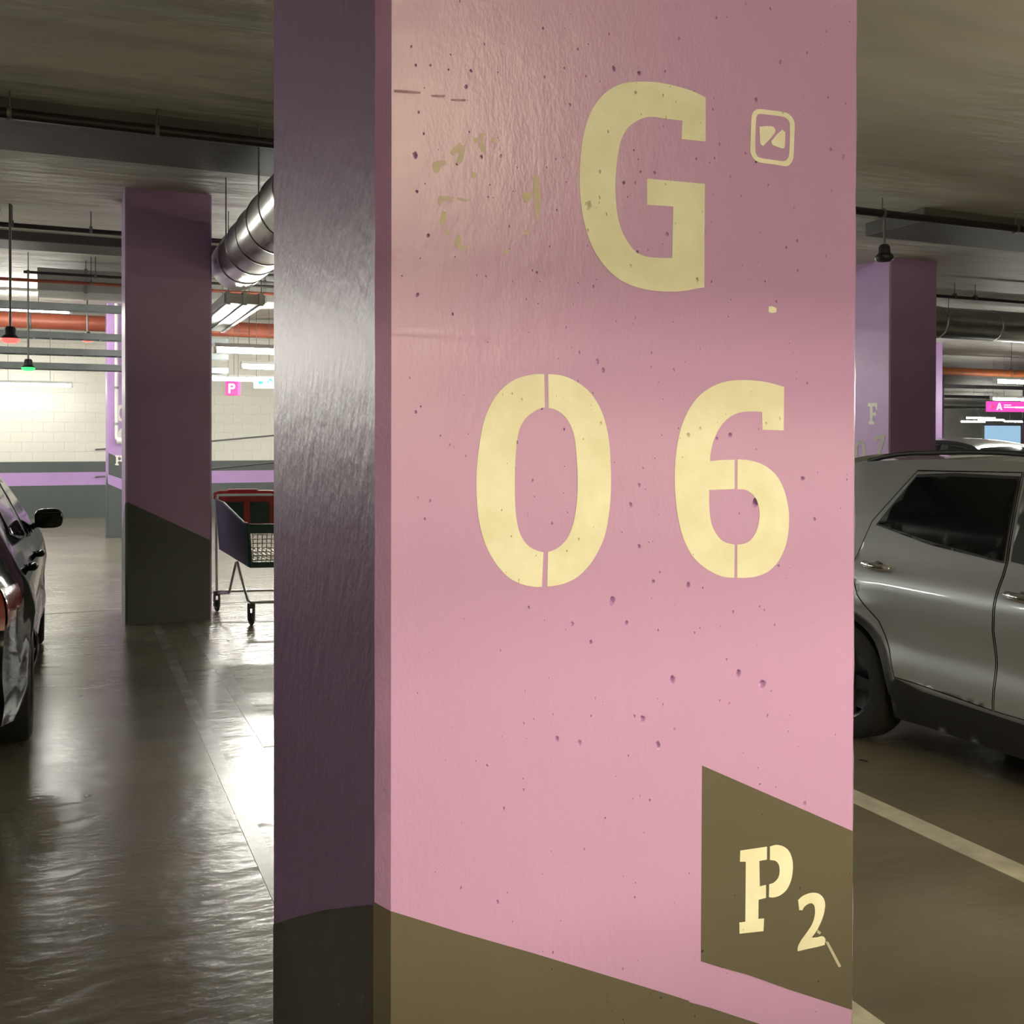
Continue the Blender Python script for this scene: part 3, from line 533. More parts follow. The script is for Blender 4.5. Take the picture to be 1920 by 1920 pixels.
fitting(16.25, 16.7, z_t, 'Y', 1.2, M_COOLTUBE, 'added tube light hidden behind the F 07 pillar, brightening the pillar beyond', CG)  # extra lamp kept out of sight, added to light the pillar beyond
fitting(15.95, 13.4, z_t, 'X', 1.5, M_COOLTUBE, 'white tube light above the magenta sign, nearer of the pair', CG)
fitting(22.6, 19.3, z_t, 'X', 1.7, M_COOLTUBE, 'white tube light touching the top of the magenta sign', CG)
for k, (x, y) in enumerate(((43.7, 40), (45.1, 38.5), (40.5, 36), (36.5, 33))):
    fitting(x, y, 2.62, 'X', 1.7, M_COOLTUBE, 'distant white tube light, ' + ('leftmost', 'rightmost', 'third from the left', 'second from the left')[k] + ' above the blue window', 'distant tube lights')
for k, (x, y) in enumerate(((6.2, 14.5), (9.5, 14.5), (12.0, 20.5), (7.5, 20.0), (-3.2, 13.6), (-5.4, 13.6), (-4.5, 10.0), (-3.6, 17.5), (19.5, 10.5))):
    fitting(x, y, 2.9, 'X', 1.5, M_COOLTUBE, 'white tube light over the aisle outside the picture', 'tube lights over the aisle')

# ------------------------------------------------------------------ pipes, ducts and trays
def pipe(name, pts, r, m, label, cat, hangers=(), n=10, group=None):
    p = empty(name, pts[0], 0, label, cat, group); o = Vector(pts[0])
    MB().tube([Vector(q) - o for q in pts], r, n).build('run', m, p)
    for (hx, hy, hz) in hangers:
        MB().tube([(hx - o.x, hy - o.y, hz - o.z), (hx - o.x, hy - o.y, CEIL - o.z)], .006, 6).build('hanger_rod', M_ROD, p)
        MB().lathe([(r + .012, -.014), (r + .012, .014), (r - .002, .014), (r - .002, -.014), (r + .012, -.014)], 'X', (hx - o.x, hy - o.y, pts[0][2] - o.z), 12).build('clip', M_ROD, p)
    return p
def hx(xs, y, z): return [(x, y, z) for x in xs]
pipe('conduit', [(-20, 7.36, 3.755), (40, 7.36, 3.755)], .035, M_BLACKPIPE, 'thin black conduit running across in front of the dark beams', 'pipe', hx((-.35, .55, 1.5, 6.9, 8.6, 11), 7.36, 3.76))
pipe('water_pipe', [(-20, 10.95, 3.72), (40, 10.95, 3.68)], .024, M_BLACKPIPE, 'black pipe under the ceiling passing behind the dark pillar', 'pipe', hx((-.5, .2, 1.75, 10.6, 11.6, 12.0), 10.95, 3.72))
pipe('sprinkler_pipe', [(-20, 13.7, 3.57), (6, 13.7, 3.57)], .020, M_REDPIPE, 'thin red sprinkler pipe below the grey duct', 'pipe', hx((-.9, .25, 3), 13.7, 3.57))
pipe('water_pipe', [(-.5, 13.65, 3.66), (6, 13.65, 3.66)], .017, M_BLACKPIPE, 'thin dark pipe along the face of the grey duct', 'pipe', hx((-.45, .3, 2.5), 13.65, 3.66))
pipe('sprinkler_main', [(-20, 19.3, 3.66), (5.4, 19.3, 3.66)], .135, M_REDPIPE, 'thick brick-red pipe above the cable trays', 'pipe', hx((-2, -.6, .9, 2.2), 19.3, 3.66), 20)
pipe('sprinkler_main', [(12, 19.8, 3.44), (50, 19.8, 3.38)], .10, mat('orange_pipe_paint', (.5, .15, .05), .45, vary=(5, .2)), 'orange-red pipe beyond the brightly lit pillar edge', 'pipe', hx((20, 23), 19.8, 3.42), 20)
pipe('cable_conduit', [(-.62, 8.4, 3.86), (-.62, 11.2, 3.86)], .02, M_ROD, 'thin conduit fixed to the ceiling near the black car', 'pipe')
# downpipe on the far pillar
dp = empty('downpipe', (.72, 18.22, 0), 0, 'pale downpipe with an elbow on the pillar by the block wall', 'pipe')
MB().tube([(0, 0, CEIL), (0, 0, 1.72), (.0, -.01, 1.66), (.06, -.03, 1.62), (.12, -.03, 1.56)], .03, 10).build('run', M_HOUSING, dp)
for z in (3.3, 2.5, 1.9): MB().lathe([(.038, -.02), (.038, .02), (.028, .02), (.028, -.02), (.038, -.02)], 'Z', (0, 0, z), 12).build('pipe_clip', M_TRAY, dp)
MB().lathe([(.03, -.05), (.055, -.05), (.055, .05), (.03, .05)], 'X', (.05, -.03, 1.62), 14).build('pipe_elbow', M_HOUSING, dp)

# round ducts
def round_duct(x, y, z, r, ln, axis, label, flange=.55):
    d = empty('round_duct', (x, y, z), 0, label, 'duct', 'galvanised ducts')
    prof = [(0.0, 0), (r * .93, 0), (r, .03), (r, ln), (0.0, ln)]
    MB().lathe(prof, axis, (0, 0, 0), 40).build('duct_barrel', M_GALV, d, sharp=40)
    k = 1
    while k * flange < ln:
        MB().lathe([(r - .002, -.014), (r + .008, -.010), (r + .008, .010), (r - .002, .014)], axis, (0, k * flange, 0) if axis == 'Y' else (k * flange, 0, 0), 40).build('seam_band', M_GALV, d)
        q = k * flange
        if k % 3 == 1:
            for s in (-1, 1):
                p0 = (s * r, q, 0) if axis == 'Y' else (q, s * r, 0)
                MB().tube([p0, (p0[0], p0[1], CEIL - z)], .005, 6).build('hanger_rod', M_ROD, d)
        k += 1
    return d
# its open end faces away down the aisle, the run comes towards the near pillar
rd = round_duct(1.48, 5.2, 3.33, .245, 4.9, 'Y', 'shiny round galvanised duct ending above the shopping trolley')
round_duct(8.0, 12.45, 3.55, .25, 30, 'X', 'long round galvanised duct crossing above the silver car', 1.2)
# flat ducts
def flat_duct(x0, x1, y0, y1, z0, z1, label):
    d = empty('flat_duct', ((x0 + x1) / 2, (y0 + y1) / 2, z0), 0, label, 'duct')
    a, b = (x1 - x0) / 2, (y1 - y0) / 2
    MB().box(-a, a, -b, b, 0, z1 - z0, .01).build('duct_body', M_DUCT, d)
    for s in (-.8, 0, .8):
        MB().box(-.02, .02, -b - .015, b + .015, -.015, z1 - z0 + .015).build('flange', M_TRAY, d, (a * s, 0, 0))
        for t in (-1, 1): MB().tube([(a * s, t * (b + .01), z1 - z0), (a * s, t * (b + .01), CEIL - z0)], .005, 6).build('hanger_rod', M_ROD, d)
flat_duct(-.36, 5.2, 14.0, 14.75, 3.50, 3.78, 'plain grey rectangular duct beside the dark pillar top')
flat_duct(1.40, 1.80, 10.4, 13.2, 3.00, 3.10, 'pale flat duct leading away under the shiny round duct')

flat_duct(-4, 9, -1.2, -.8, 2.05, 2.36, 'unseen duct-shaped light blocker added behind the camera to shade the pillar top')  # added out of view to keep lamp light off the upper pillar

# cable trays
def tray(x0, x1, y, z, wd, label, rungs=True, top=CEIL):
    t = empty('cable_tray', ((x0 + x1) / 2, y, z), 0, label, 'cable tray', 'suspended cable trays')
    h = (x1 - x0) / 2
    for s in (-1, 1): MB().box(-h, h, s * wd / 2 - .01, s * wd / 2 + .01, -.045, .045, .004).build('side_rail', M_TRAY, t)
    MB().tube([(-h, -.05, .0), (-h * .3, -.03, .006), (h * .4, -.06, .0), (h, -.04, .004)], .028, 8).build('cable', M_BLACKPL, t)
    MB().tube([(-h, .06, -.005), (0, .05, 0), (h, .06, -.004)], .02, 8).build('cable', M_DUCT, t)
    if rungs:
        k = None; x = -2.0
        while x < 1.4:
            lx = x - (x0 + x1) / 2
            if k is None: k = MB().box(-.015, .015, -wd / 2, wd / 2, -.04, -.02).build('rung', M_TRAY, t, (lx, 0, 0))
            else: share(k, 'rung', (lx, 0, 0), t)
            x += .22
    for x in (-2.6, -.95, 1.55):
        for s in (-1, 1): MB().tube([(x - (x0 + x1) / 2, s * (wd / 2 + .015), -.06), (x - (x0 + x1) / 2, s * (wd / 2 + .015), top - z)], .007, 6).build('hanger_rod', M_ROD, t)
    return t
tray(-16, 2.2, 16.0, 3.12, .26, 'topmost cable tray below the thick red pipe', top=3.46)
tray(-16, 2.2, 16.0, 2.89, .26, 'middle cable tray with the red parking light above it', top=3.06)
tray(-16, 2.2, 16.0, 2.68, .26, 'lowest cable tray with the green parking light under it', top=2.83)
tray(-16, 2.2, 16.0, 3.53, .26, 'slim dark cable tray above the thick red pipe', False)
tray(8.5, 40, 23.5, 3.30, .30, 'far cable tray under the orange-red pipe', False)
tray(14, 44, 26.5, 3.15, .30, 'distant cable tray above the small white lights', False)
tray(16, 50, 33.0, 3.05, .40, 'last cable tray before the end wall', False)

# parking guidance lights
def sensor(x, y, z, top, led, label):
    s = empty('parking_light', (x, y, z), 0, label, 'indicator light', 'parking guidance lights')
    MB().tube([(0, 0, .10), (0, 0, top - z)], .012, 8).build('stem', M_ROD, s)
    MB().lathe([(0, .11), (.035, .11), (.05, .09), (.055, .03), (.085, .0), (.085, -.005), (0, -.005)], 'Z', (0, 0, 0), 20).build('cap', M_BLACKPL, s, sharp=35)
    MB().lathe([(.083, -.005), (.086, -.02), (.06, -.045), (0, -.05)], 'Z', (0, 0, 0), 20).build('lens', led, s)
sensor(-.515, 10.9, 2.62, CEIL, M_LEDR, 'red parking guidance light on a long stem beside the black car')
sensor(-.506, 15.3, 2.62, CEIL, M_LEDG, 'green parking guidance light under the lowest cable tray')
sensor(.26, 17.2, 3.20, CEIL, M_LEDR, 'small red parking guidance light before the block wall')
sensor(6.925, 7.36, 3.36, 3.70, M_BLACKPL, 'unlit black parking sensor on a short stem above the silver car')

# signs
def box_sign(x, y, z, wd, ht, th, rz, face, label, cat='sign'):
    s = empty('hanging_sign', (x, y, z), rz, label, cat)
    MB().box(-wd / 2, wd / 2, -th / 2, th / 2, -ht / 2, ht / 2, .008).build('panel', face, s)
    for k in (-1, 1): MB().tube([(k * wd * .4, 0, ht / 2), (k * wd * .4, 0, CEIL - z)], .004, 6).build('hanger_rod', M_ROD, s)
    return s
s = box_sign(2.46, 17.2, 2.48, .22, .23, .12, R(-32), M_PINKSIGN, 'small pink hanging sign with a white P')
glyph(s, 'sign_letter', [[(-.05, -.08), (-.02, -.08), (-.02, -.015), (.03, -.015), (.055, .0), (.065, .03), (.055, .06), (.03, .075), (-.05, .075)], [(-.02, .015), (.022, .015), (.035, .03), (.022, .045), (-.02, .045)]], M_SIGNW, lambda a, b: (a, -.063, b), smooth_outline=False)
s = box_sign(3.06, 17.6, 2.607, .40, .19, .06, R(-14), M_EXITW, 'white exit sign with green symbols beside the pink sign')
glyph(s, 'exit_arrow', [[(-.13, .0), (-.09, .045), (-.09, .018), (-.04, .018), (-.04, -.018), (-.09, -.018), (-.09, -.045)]], M_EXITG, lambda a, b: (a, -.033, b), smooth_outline=False)
glyph(s, 'exit_figure', [[(.03, -.06), (.06, -.01), (.04, .01), (.05, .03), (.085, .035), (.10, .01), (.125, .005), (.12, .02), (.10, .05), (.085, .07), (.06, .07), (.055, .05), (.03, .035), (.015, .005), (.03, -.005), (.05, -.02), (.01, -.06)]], M_EXITG, lambda a, b: (a, -.033, b), smooth_outline=False)
s = box_sign(25.4, 21.6, 2.62, 2.2, .30, .08, R(-8), M_MAGENTA, 'long magenta hanging sign with white symbols at the picture edge')
cx = -1.1
MB().lathe([(0, -.005), (.085, -.005), (.085, .0), (0, .0)], 'Y', (cx + .16, -.043, -.01), 24).build('sign_symbol', M_PINKSIGN, s)
glyph(s, 'sign_letter', [[(-.10, -.10), (-.055, -.10), (-.04, -.055), (.04, -.055), (.055, -.10), (.10, -.10), (.03, .10), (-.03, .10)], [(-.025, -.015), (.025, -.015), (0, .06)]], M_SIGNW, lambda a, b: (a + cx + .40, -.043, b), smooth_outline=False)
MB().box(cx + .56, cx + .80, -.045, -.04, .035, .06).build('sign_stroke', M_SIGNW, s)
MB().box(cx + .56, cx + .95, -.045, -.04, -.03, .0).build('sign_stroke', M_SIGNW, s)
MB().box(cx + .95, cx + 1.7, -.045, -.04, -.04, .005).build('sign_stroke', M_SIGNW, s)
# lit lobby window in the end wall
lw = tag(MB().box(53.3, 56.6, 47.93, 47.99, .05, 2.55).build('window_1', M_LOBBY), label='light blue lit lobby window in the end wall', kind='structure')
for x in (53.3, 56.6): MB().box(x - .05, x + .05, 47.9, 47.99, 0, 2.6).build('window_frame', M_HOUSING, lw)
MB().box(53.3, 56.6, 47.9, 47.99, 2.55, 2.62).build('window_frame', M_HOUSING, lw)
# sagging cable on the block wall
for dz, lb in ((0, 'thin dark cable slanting across the block wall'), (-.60, 'thin dark cable slanting across the lilac wall stripe')):
    c = empty('wall_cable', (1.7, 23.2, 0), 0, lb, 'cable')
    MB().tube([(-1.2, 0, 1.42 + dz * .95), (.6, 0, 1.55 + dz), (2.4, 0, 1.72 + dz), (4.0, 0, 1.9 + dz)], .016, 8).build('run', M_ROD, c)

# ------------------------------------------------------------------ cars
M_BPILLAR = mat('gloss_grey_trim', (.05, .055, .058), .3, vary=(6, .1))
class CarShape:
    """side profile: u from the rear bumper forwards, v up; hw gives the half width"""
    def __init__(s, L=4.15, W=.88, top=1.565, clear=.21):
        s.L, s.W, s.top = L, W, top; k = L / 4.15; h = top / 1.565; s.k, s.h = k, h
        S = lambda pts: [(u * k, v * h if v > .5 else v) for u, v in pts]
        s.S = S
        s.ra, s.fa, s.wr, s.ar = .75 * k, 3.32 * k, .325, .375
        s.upper = S([(.10, .26), (.02, .42), (.0, .60), (.02, .76), (.05, .90), (.09, 1.03), (.16, 1.20), (.25, 1.38), (.23, 1.43), (.20, 1.475), (.30, 1.505), (.50, 1.53), (.9, 1.555), (1.4, 1.565), (1.9, 1.55), (2.2, 1.51), (2.42, 1.45), (2.75, 1.25), (3.08, 1.045), (3.3, 1.01), (3.6, .96), (3.88, .88), (4.04, .78), (4.12, .66), (4.15, .50), (4.12, .34), (4.04, .25)])
        s.bottom = []
        def arch(c):
            pts = []; a0 = math.asin((s.wr + 0.0 - clear) / s.ar) if s.wr > clear else 0
            n = 14
            for i in range(n + 1):
                a = -a0 + (math.pi + 2 * a0) * i / n
                pts.append((c + s.ar * math.cos(a), s.wr + s.ar * math.sin(a)))
            return pts
        s.bottom = [(s.fa + s.ar + .12, clear)] + arch(s.fa) + arch(s.ra) + [(s.ra - s.ar - .06, clear + .02)]
        s.sil = s.upper + s.bottom
    def hw(s, u, v):
        k = s.k; u = u / k; v = v / s.h if v > .5 else v
        w_ = s.W
        belt = 1.02
        if v > belt:
            t = (v - belt) / (1.56 - belt); w_ -= .058 + .20 * t + .04 * t * t
        elif v > .84: w_ -= 1.8 * (v - .84) ** 2
        if v < .42: w_ -= .06 * ((.42 - v) / .2) ** 1.5
        # shoulder crease, hollow and lower bulge along the doors
        d = 1.0 if .9 < u < 3.1 else max(0, 1 - min(abs(u - .9), abs(u - 3.1)) / .5)
        w_ += d * (-.022 * math.exp(-((v - .62) / .10) ** 2) + .004 * math.exp(-((v - .78) / .03) ** 2))
        for c in (s.ra / k, s.fa / k):
            r = math.hypot(u - c, v - s.wr); w_ += .018 * math.exp(-((r - .42) / .09) ** 2)
        if u < .75: w_ -= .11 * ((.75 - u) / .75) ** 2.2
        if u > 3.3: w_ -= .22 * ((u - 3.3) / .85) ** 2.2
        return w_

def car(name, label, loc, rz, paint_m, sh=None, rails=True, clad=True, group='parked cars'):
    s = sh or CarShape(); S = s.S
    root = empty(name, loc, rz, label, 'car', group)
    k = s.k
    REAR = S([(.84, 1.215), (.80, .98), (.88, .82), (1.04, .70), (1.12, .56), (1.17, .43), (1.772, .40), (1.772, 1.09), (1.70, 1.51), (1.04, 1.50)])
    FRONT = S([(1.782, .40), (2.80, .40), (2.86, .62), (2.86, 1.05), (2.45, 1.36), (2.2, 1.475), (1.71, 1.51), (1.782, 1.09)])
    RW = S([(.895, 1.205), (1.3, 1.145), (1.752, 1.098), (1.69, 1.478), (1.3, 1.478), (1.06, 1.465)])
    FW = S([(1.96, 1.085), (2.3, 1.06), (2.80, 1.045), (2.5, 1.29), (2.2, 1.44), (1.90, 1.472)])
    BP = S([(1.80, 1.098), (1.94, 1.086), (1.88, 1.474), (1.735, 1.486)])
    def grid(lp, st):
        xs = [p[0] for p in lp]; ys = [p[1] for p in lp]; pts = []
        nx, ny = int((max(xs) - min(xs)) / st), int((max(ys) - min(ys)) / st)
        for i in range(1, nx + 1):
            for j in range(1, ny + 1): pts.append((min(xs) + i * st + .0013 * (j % 2), min(ys) + j * st))
        return pts
    def shrink(lp, e):
        cx = sum(p[0] for p in lp) / len(lp); cy = sum(p[1] for p in lp) / len(lp); n = len(lp); out = []
        for i in range(n):
            a, b, c = Vector(lp[i - 1]), Vector(lp[i]), Vector(lp[(i + 1) % n])
            n1 = Vector((-(b - a).y, (b - a).x)).normalized(); n2 = Vector((-(c - b).y, (c - b).x)).normalized()
            m_ = (n1 + n2); m_ = m_.normalized() if m_.length > 1e-6 else n1
            if m_.dot(Vector((cx, cy)) - b) < 0 and lp_ccw(lp) is None: m_ = -m_
            q = b + m_ * e * (1 if lp_ccw(lp) else -1); out.append((q.x, q.y))
        return out
    def lp_ccw(lp):
        a = sum(lp[i - 1][0] * lp[i][1] - lp[i][0] * lp[i - 1][1] for i in range(len(lp))); return a > 0
    def subdiv(lp, st):
        out = []
        for i in range(len(lp)):
            a, b = Vector(lp[i]), Vector(lp[(i + 1) % len(lp)]); n = max(1, int((b - a).length / st))
            out += [tuple(a.lerp(b, q / n)) for q in range(n)]
        return out
    def flat_hw(u, v):
        w0, w1 = s.hw(u, 1.05 * s.h), s.hw(u, 1.5 * s.h)
        return w0 + (w1 - w0) * (v / s.h - 1.05) / .45
    def side(loops, off, sgn, st=.04, inner=True, hw=s.hw):
        loops = [subdiv(l, st) for l in loops]; big = loops[0]
        pts = [p for p in grid(big, st) if inside(p, loops)] if inner else []
        v, t = cdt(loops, pts)
        vs = [(sgn * (hw(a, b) + off), a, b) for a, b in v]; fs = []
        for (i, j, m_) in t:
            n = (Vector(vs[j]) - Vector(vs[i])).cross(Vector(vs[m_]) - Vector(vs[i]))
            fs.append((i, j, m_) if n.x * sgn > 0 else (i, m_, j))
        return vs, fs
    # cross strip over the outline
    def strip(path, off=0.0, t0=-1.0, t1=1.0, nt=14, crown=.035):
        vs = []; fs = []; n = len(path)
        for i, (u, v) in enumerate(path):
            a = Vector(path[max(i - 1, 0)]); b = Vector(path[min(i + 1, n - 1)]); d = (b - a).normalized()
            nr = Vector((-d.y, d.x))
            h = s.hw(u, v)
            for j in range(nt + 1):
                t = t0 + (t1 - t0) * j / nt
                c = crown * (1 - t * t) + off
                if u < .3 * k or u > 3.9 * k: c += .05 * (1 - abs(t) ** 2.2)
                vs.append((t * h, u + nr.x * c, v + nr.y * c))
        for i in range(n - 1):
            for j in range(nt):
                q = i * (nt + 1) + j
                fs.append((q, q + nt + 1, q + nt + 2, q + 1))
        return vs, fs
    def dense(path, n=4):
        P = [Vector(p) for p in path]; out = []
        for i in range(len(P) - 1):
            p1, p2 = P[i], P[i + 1]; p0 = P[i - 1] if i else p1 - (p2 - p1); p3 = P[i + 2] if i + 2 < len(P) else p2 + (p2 - p1)
            for q in range(n):
                t = q / n
                r = .5 * ((2 * p1) + (-p0 + p2) * t + (2 * p0 - 5 * p1 + 4 * p2 - p3) * t * t + (-p0 + 3 * p1 - 3 * p2 + p3) * t ** 3)
                out.append((r.x, r.y))
        return out + [tuple(path[-1])]
    up = dense(s.upper, 4)
    sil = up + s.bottom
    body = MB()
    rd, fd = shrink(REAR, -.0035), shrink(FRONT, -.0035)
    for sg in (-1, 1): body.add(*side([sil, rd, fd], 0, sg), True)
    vs, fs = strip(up); body.add(vs, [f[::-1] for f in fs], True)
    body.build('body', paint_m, root, sharp=50)
    for sg in (-1, 1):
        ns = 'right' if sg > 0 else 'left'
        r_ = MB().add(*side([shrink(REAR, .0035)], 0, sg, .03), True).build('rear_door', paint_m, root)
        f_ = MB().add(*side([shrink(FRONT, .0035)], 0, sg, .03), True).build('front_door', paint_m, root)
        for d, w_ in ((r_, RW), (f_, FW)):
            MB().add(*side([shrink(w_, -.018)], .004, sg, .03), True).build('window_trim', M_BLACKPL, d)
            MB().add(*side([w_], .015, sg, .06, hw=flat_hw), True).build('window_pane', M_GLASS, d)
        MB().add(*side([BP], .004, sg, .06), True).build('pillar_trim', M_BPILLAR, f_)
        for d, u, v in ((r_, .90, .985), (f_, 1.84, .95)):
            u *= k; v = v * s.h; h = s.hw(u + .08, v) + .004
            hd = MB()
            pts = [(sg * h, u, v), (sg * (h + .028), u + .02, v + .003), (sg * (h + .034), u + .09, v + .002), (sg * (h + .028), u + .15, v - .002), (sg * h, u + .175, v - .004)]
            hd.tube(pts, [.014, .021, .023, .021, .014], 10)
            hd.build('door_handle', M_CHROME if paint_m is M_SILVER else paint_m, d)
            MB().lathe([(0, .002), (.05, .002), (.058, -.002)], 'X', (sg * h - sg * .002, u + .09, v - .03), 20).build('handle_cup', M_BLACKPL, d)
        if clad:
            SILL = [(s.ra + s.ar - .01, .20), (s.fa - s.ar + .01, .20), (s.fa - s.ar - .03, .375), (2.2 * k, .375), (1.35 * k, .395), (s.ra + s.ar + .06, .43), (s.ra + s.ar + .02, .36)]
            MB().add(*side([SILL], .014, sg, .05), True).build('sill_cladding', M_BLACKPL, root)
            for c in (s.ra, s.fa):
                lo = [(c + (s.ar - .005) * math.cos(a), s.wr + (s.ar - .005) * math.sin(a)) for a in [math.pi * (i / 20) for i in range(21)]]
                hi = [(c + (s.ar + .035) * math.cos(a), s.wr + (s.ar + .035) * math.sin(a)) for a in [math.pi * (i / 20) for i in range(21)]]
                MB().add(*side([lo + hi[::-1]], .012, sg, .05), True).build('arch_cladding', M_BLACKPL, root)
        # tail lamp
        TL = S([(.035, .80), (.30, .90), (.34, .985), (.085, 1.0)])
        tl = MB().add(*side([TL], .008, sg, .04), True).build('tail_lamp', M_TAIL, root)
        seg = dense(S([(.028, .79), (.05, .90), (.088, 1.005)]), 4)
        vs, fs = strip(seg, .012, .56 * sg, 1.0 * sg, 8)
        MB().add(vs, [f[::-1] if sg > 0 else f for f in fs], True).build('lens', M_TAIL, tl)
        seg = dense(S([(.036, .83), (.046, .885)]), 4)
        vs, fs = strip(seg, .016, .62 * sg, .92 * sg, 8)
        MB().add(vs, [f[::-1] if sg > 0 else f for f in fs], True).build('reversing_lens', M_AMBER, tl)
        # mirror
        mv = 1.11 * s.h; mu = 2.72 * k; h = s.hw(mu, mv)
        mm = bmesh.new(); bmesh.ops.create_uvsphere(mm, u_segments=18, v_segments=12, radius=1)
        for v in mm.verts:
            c = v.co
            sx = math.copysign(abs(c.x) ** .6, c.x); sz = math.copysign(abs(c.z) ** .65, c.z)
            v.co = Vector((sg * (h + .135) + sx * .10, mu + c.y * .075 + .01, mv + .02 + sz * .075))
        mir = MB().bm(mm, True).build('mirror_housing', paint_m, root)
        MB().box(min(sg * (h + .05), sg * (h + .22)), max(sg * (h + .05), sg * (h + .22)), mu - .064, mu - .054, mv - .035, mv + .07, .004).build('mirror_glass', M_GLASS, mir)
        MB().tube([(sg * (h - .02), mu + .03, mv - .05), (sg * (h + .08), mu + .02, mv - .02)], .022, 8).build('mirror_arm', M_BLACKPL, mir)
        if rails:
            pts = []
            for i in range(15):
                u = (.62 + 1.6 * i / 14) * k
                e = math.sin(math.pi * i / 14) ** .4
                vtop = min(up, key=lambda p: abs(p[0] - u) + (0 if p[1] > 1.3 * s.h else 9))[1]
                pts.append((sg * (s.hw(u, vtop) * .96), u, vtop + .006 + .034 * e))
            MB().tube(pts, .014, 8).build('roof_rail', M_BLACKPL, root)
        # wheels
        for c in (s.ra, s.fa):
            xo = s.W - .105
            wh = empty('wheel', (sg * xo, c, s.wr), 0 if sg > 0 else math.pi); wh.parent = root
            r = s.wr
            MB().lathe([(r * .66, -.095), (r * .9, -.10), (r * .975, -.085), (r, -.06), (r, .06), (r * .975, .085), (r * .9, .10), (r * .66, .095), (r * .62, .06), (r * .62, -.06), (r * .66, -.095)], 'X', n=36).build('tyre', M_TYRE, wh, sharp=40)
            rim = MB().lathe([(r * .64, .085), (r * .58, .07), (r * .57, -.06), (r * .64, -.08)], 'X', n=30)
            for q in range(5):
                a = 2 * math.pi * q / 5
                ca, sa = math.cos(a), math.sin(a); e = .032
                rim.add([(.045, -sa * e * 1.3, ca * e * 1.3), (.045, sa * e * 1.3, -ca * e * 1.3), (.075, r * .6 * ca + sa * e, r * .6 * sa - ca * e), (.075, r * .6 * ca - sa * e, r * .6 * sa + ca * e)], [(0, 1, 2, 3), (3, 2, 1, 0)])
            rim.lathe([(0, .062), (.05, .06), (.055, .03)], 'X', n=20)
            rim.build('rim', M_RIM, wh)
            MB().lathe([(0, -.02), (.17, -.02)], 'X', n=24).build('brake_disc', M_ROD, wh)
    # dark lining behind gaps and in the arches, glass, bumper trim, plate
    lin = MB()
    flat = [(.06 * k, .30), (.05 * k, .9 * s.h), (.34 * k, 1.40 * s.h), (.9 * k, 1.50 * s.h), (1.9 * k, 1.49 * s.h), (2.4 * k, 1.38 * s.h), (3.05 * k, .99 * s.h), (4.0 * k, .7 * s.h), (4.0 * k, .30)]
    arches = [p for p in s.bottom if True]
    for sg in (-1, 1): lin.add(*side([flat + arches], -.035, sg, .12), True)
    bp = [(s.L - .15, .26)] + arches + [(.15, .28)]
    lin.add([(x, u, v + .004) for u, v in bp for x in (-s.W + .16, s.W - .16)], [(2 * i, 2 * i + 1, 2 * i + 3, 2 * i + 2) for i in range(len(bp) - 1)])
    lin.build('inner_lining', M_BLACKPL, root)
    seg = dense(S([(.125, 1.10), (.165, 1.20), (.232, 1.355)]), 4)
    vs, fs = strip(seg, .008, -.9, .9); MB().add(vs, [f[::-1] for f in fs], True).build('rear_window', M_GLASS, root)
    seg = dense(S([(2.47, 1.425), (2.75, 1.25), (3.04, 1.065)]), 4)
    vs, fs = strip(seg, .008, -.93, .93); MB().add(vs, [f[::-1] for f in fs], True).build('windscreen', M_GLASS, root)
    seg = dense(S([(.095, .27), (.03, .40), (.01, .52)]), 4)
    vs, fs = strip(seg, .010, -.97, .97); MB().add(vs, [f[::-1] for f in fs], True).build('rear_bumper_trim', M_BLACKPL, root)
    seg = dense(S([(4.145, .50), (4.12, .34), (4.045, .255)]), 4)
    vs, fs = strip(seg, .010, -.95, .95); MB().add(vs, [f[::-1] for f in fs], True).build('front_bumper_trim', M_BLACKPL, root)
    for sg in (-1, 1):
        seg = dense(S([(3.86, .895), (4.03, .79), (4.10, .70)]), 4)
        vs, fs = strip(seg, .010, .55 * sg, .98 * sg, 8)
        MB().add(vs, [f[::-1] if sg > 0 else f for f in fs], True).build('head_lamp', M_AMBER, root)
    seg = dense(S([(.018, .735), (.03, .80)]), 3)
    vs, fs = strip(seg, .012, -.3, .3); MB().add(vs, [f[::-1] for f in fs], True).build('number_plate', M_HOUSING, root)
    return root

car('silver_car', 'silver crossover with tinted rear window and roof rails behind the G 06 pillar', (4.845, 5.28, 0), math.pi, M_SILVER)
car('black_car', 'black hatchback with red tail lamp and wing mirror at the picture edge', (-1.06, 5.45, 0), 0, M_BLACKCAR, CarShape(L=4.6, W=.875, top=1.47, clear=.2), rails=False, clad=False)
car('dark_car', 'dark car whose roof shows beyond the silver car', (14.7, 15.4, 0), math.pi + R(0), M_DARKCAR, CarShape(L=4.5, W=.92, top=1.66, clear=.22), rails=False)

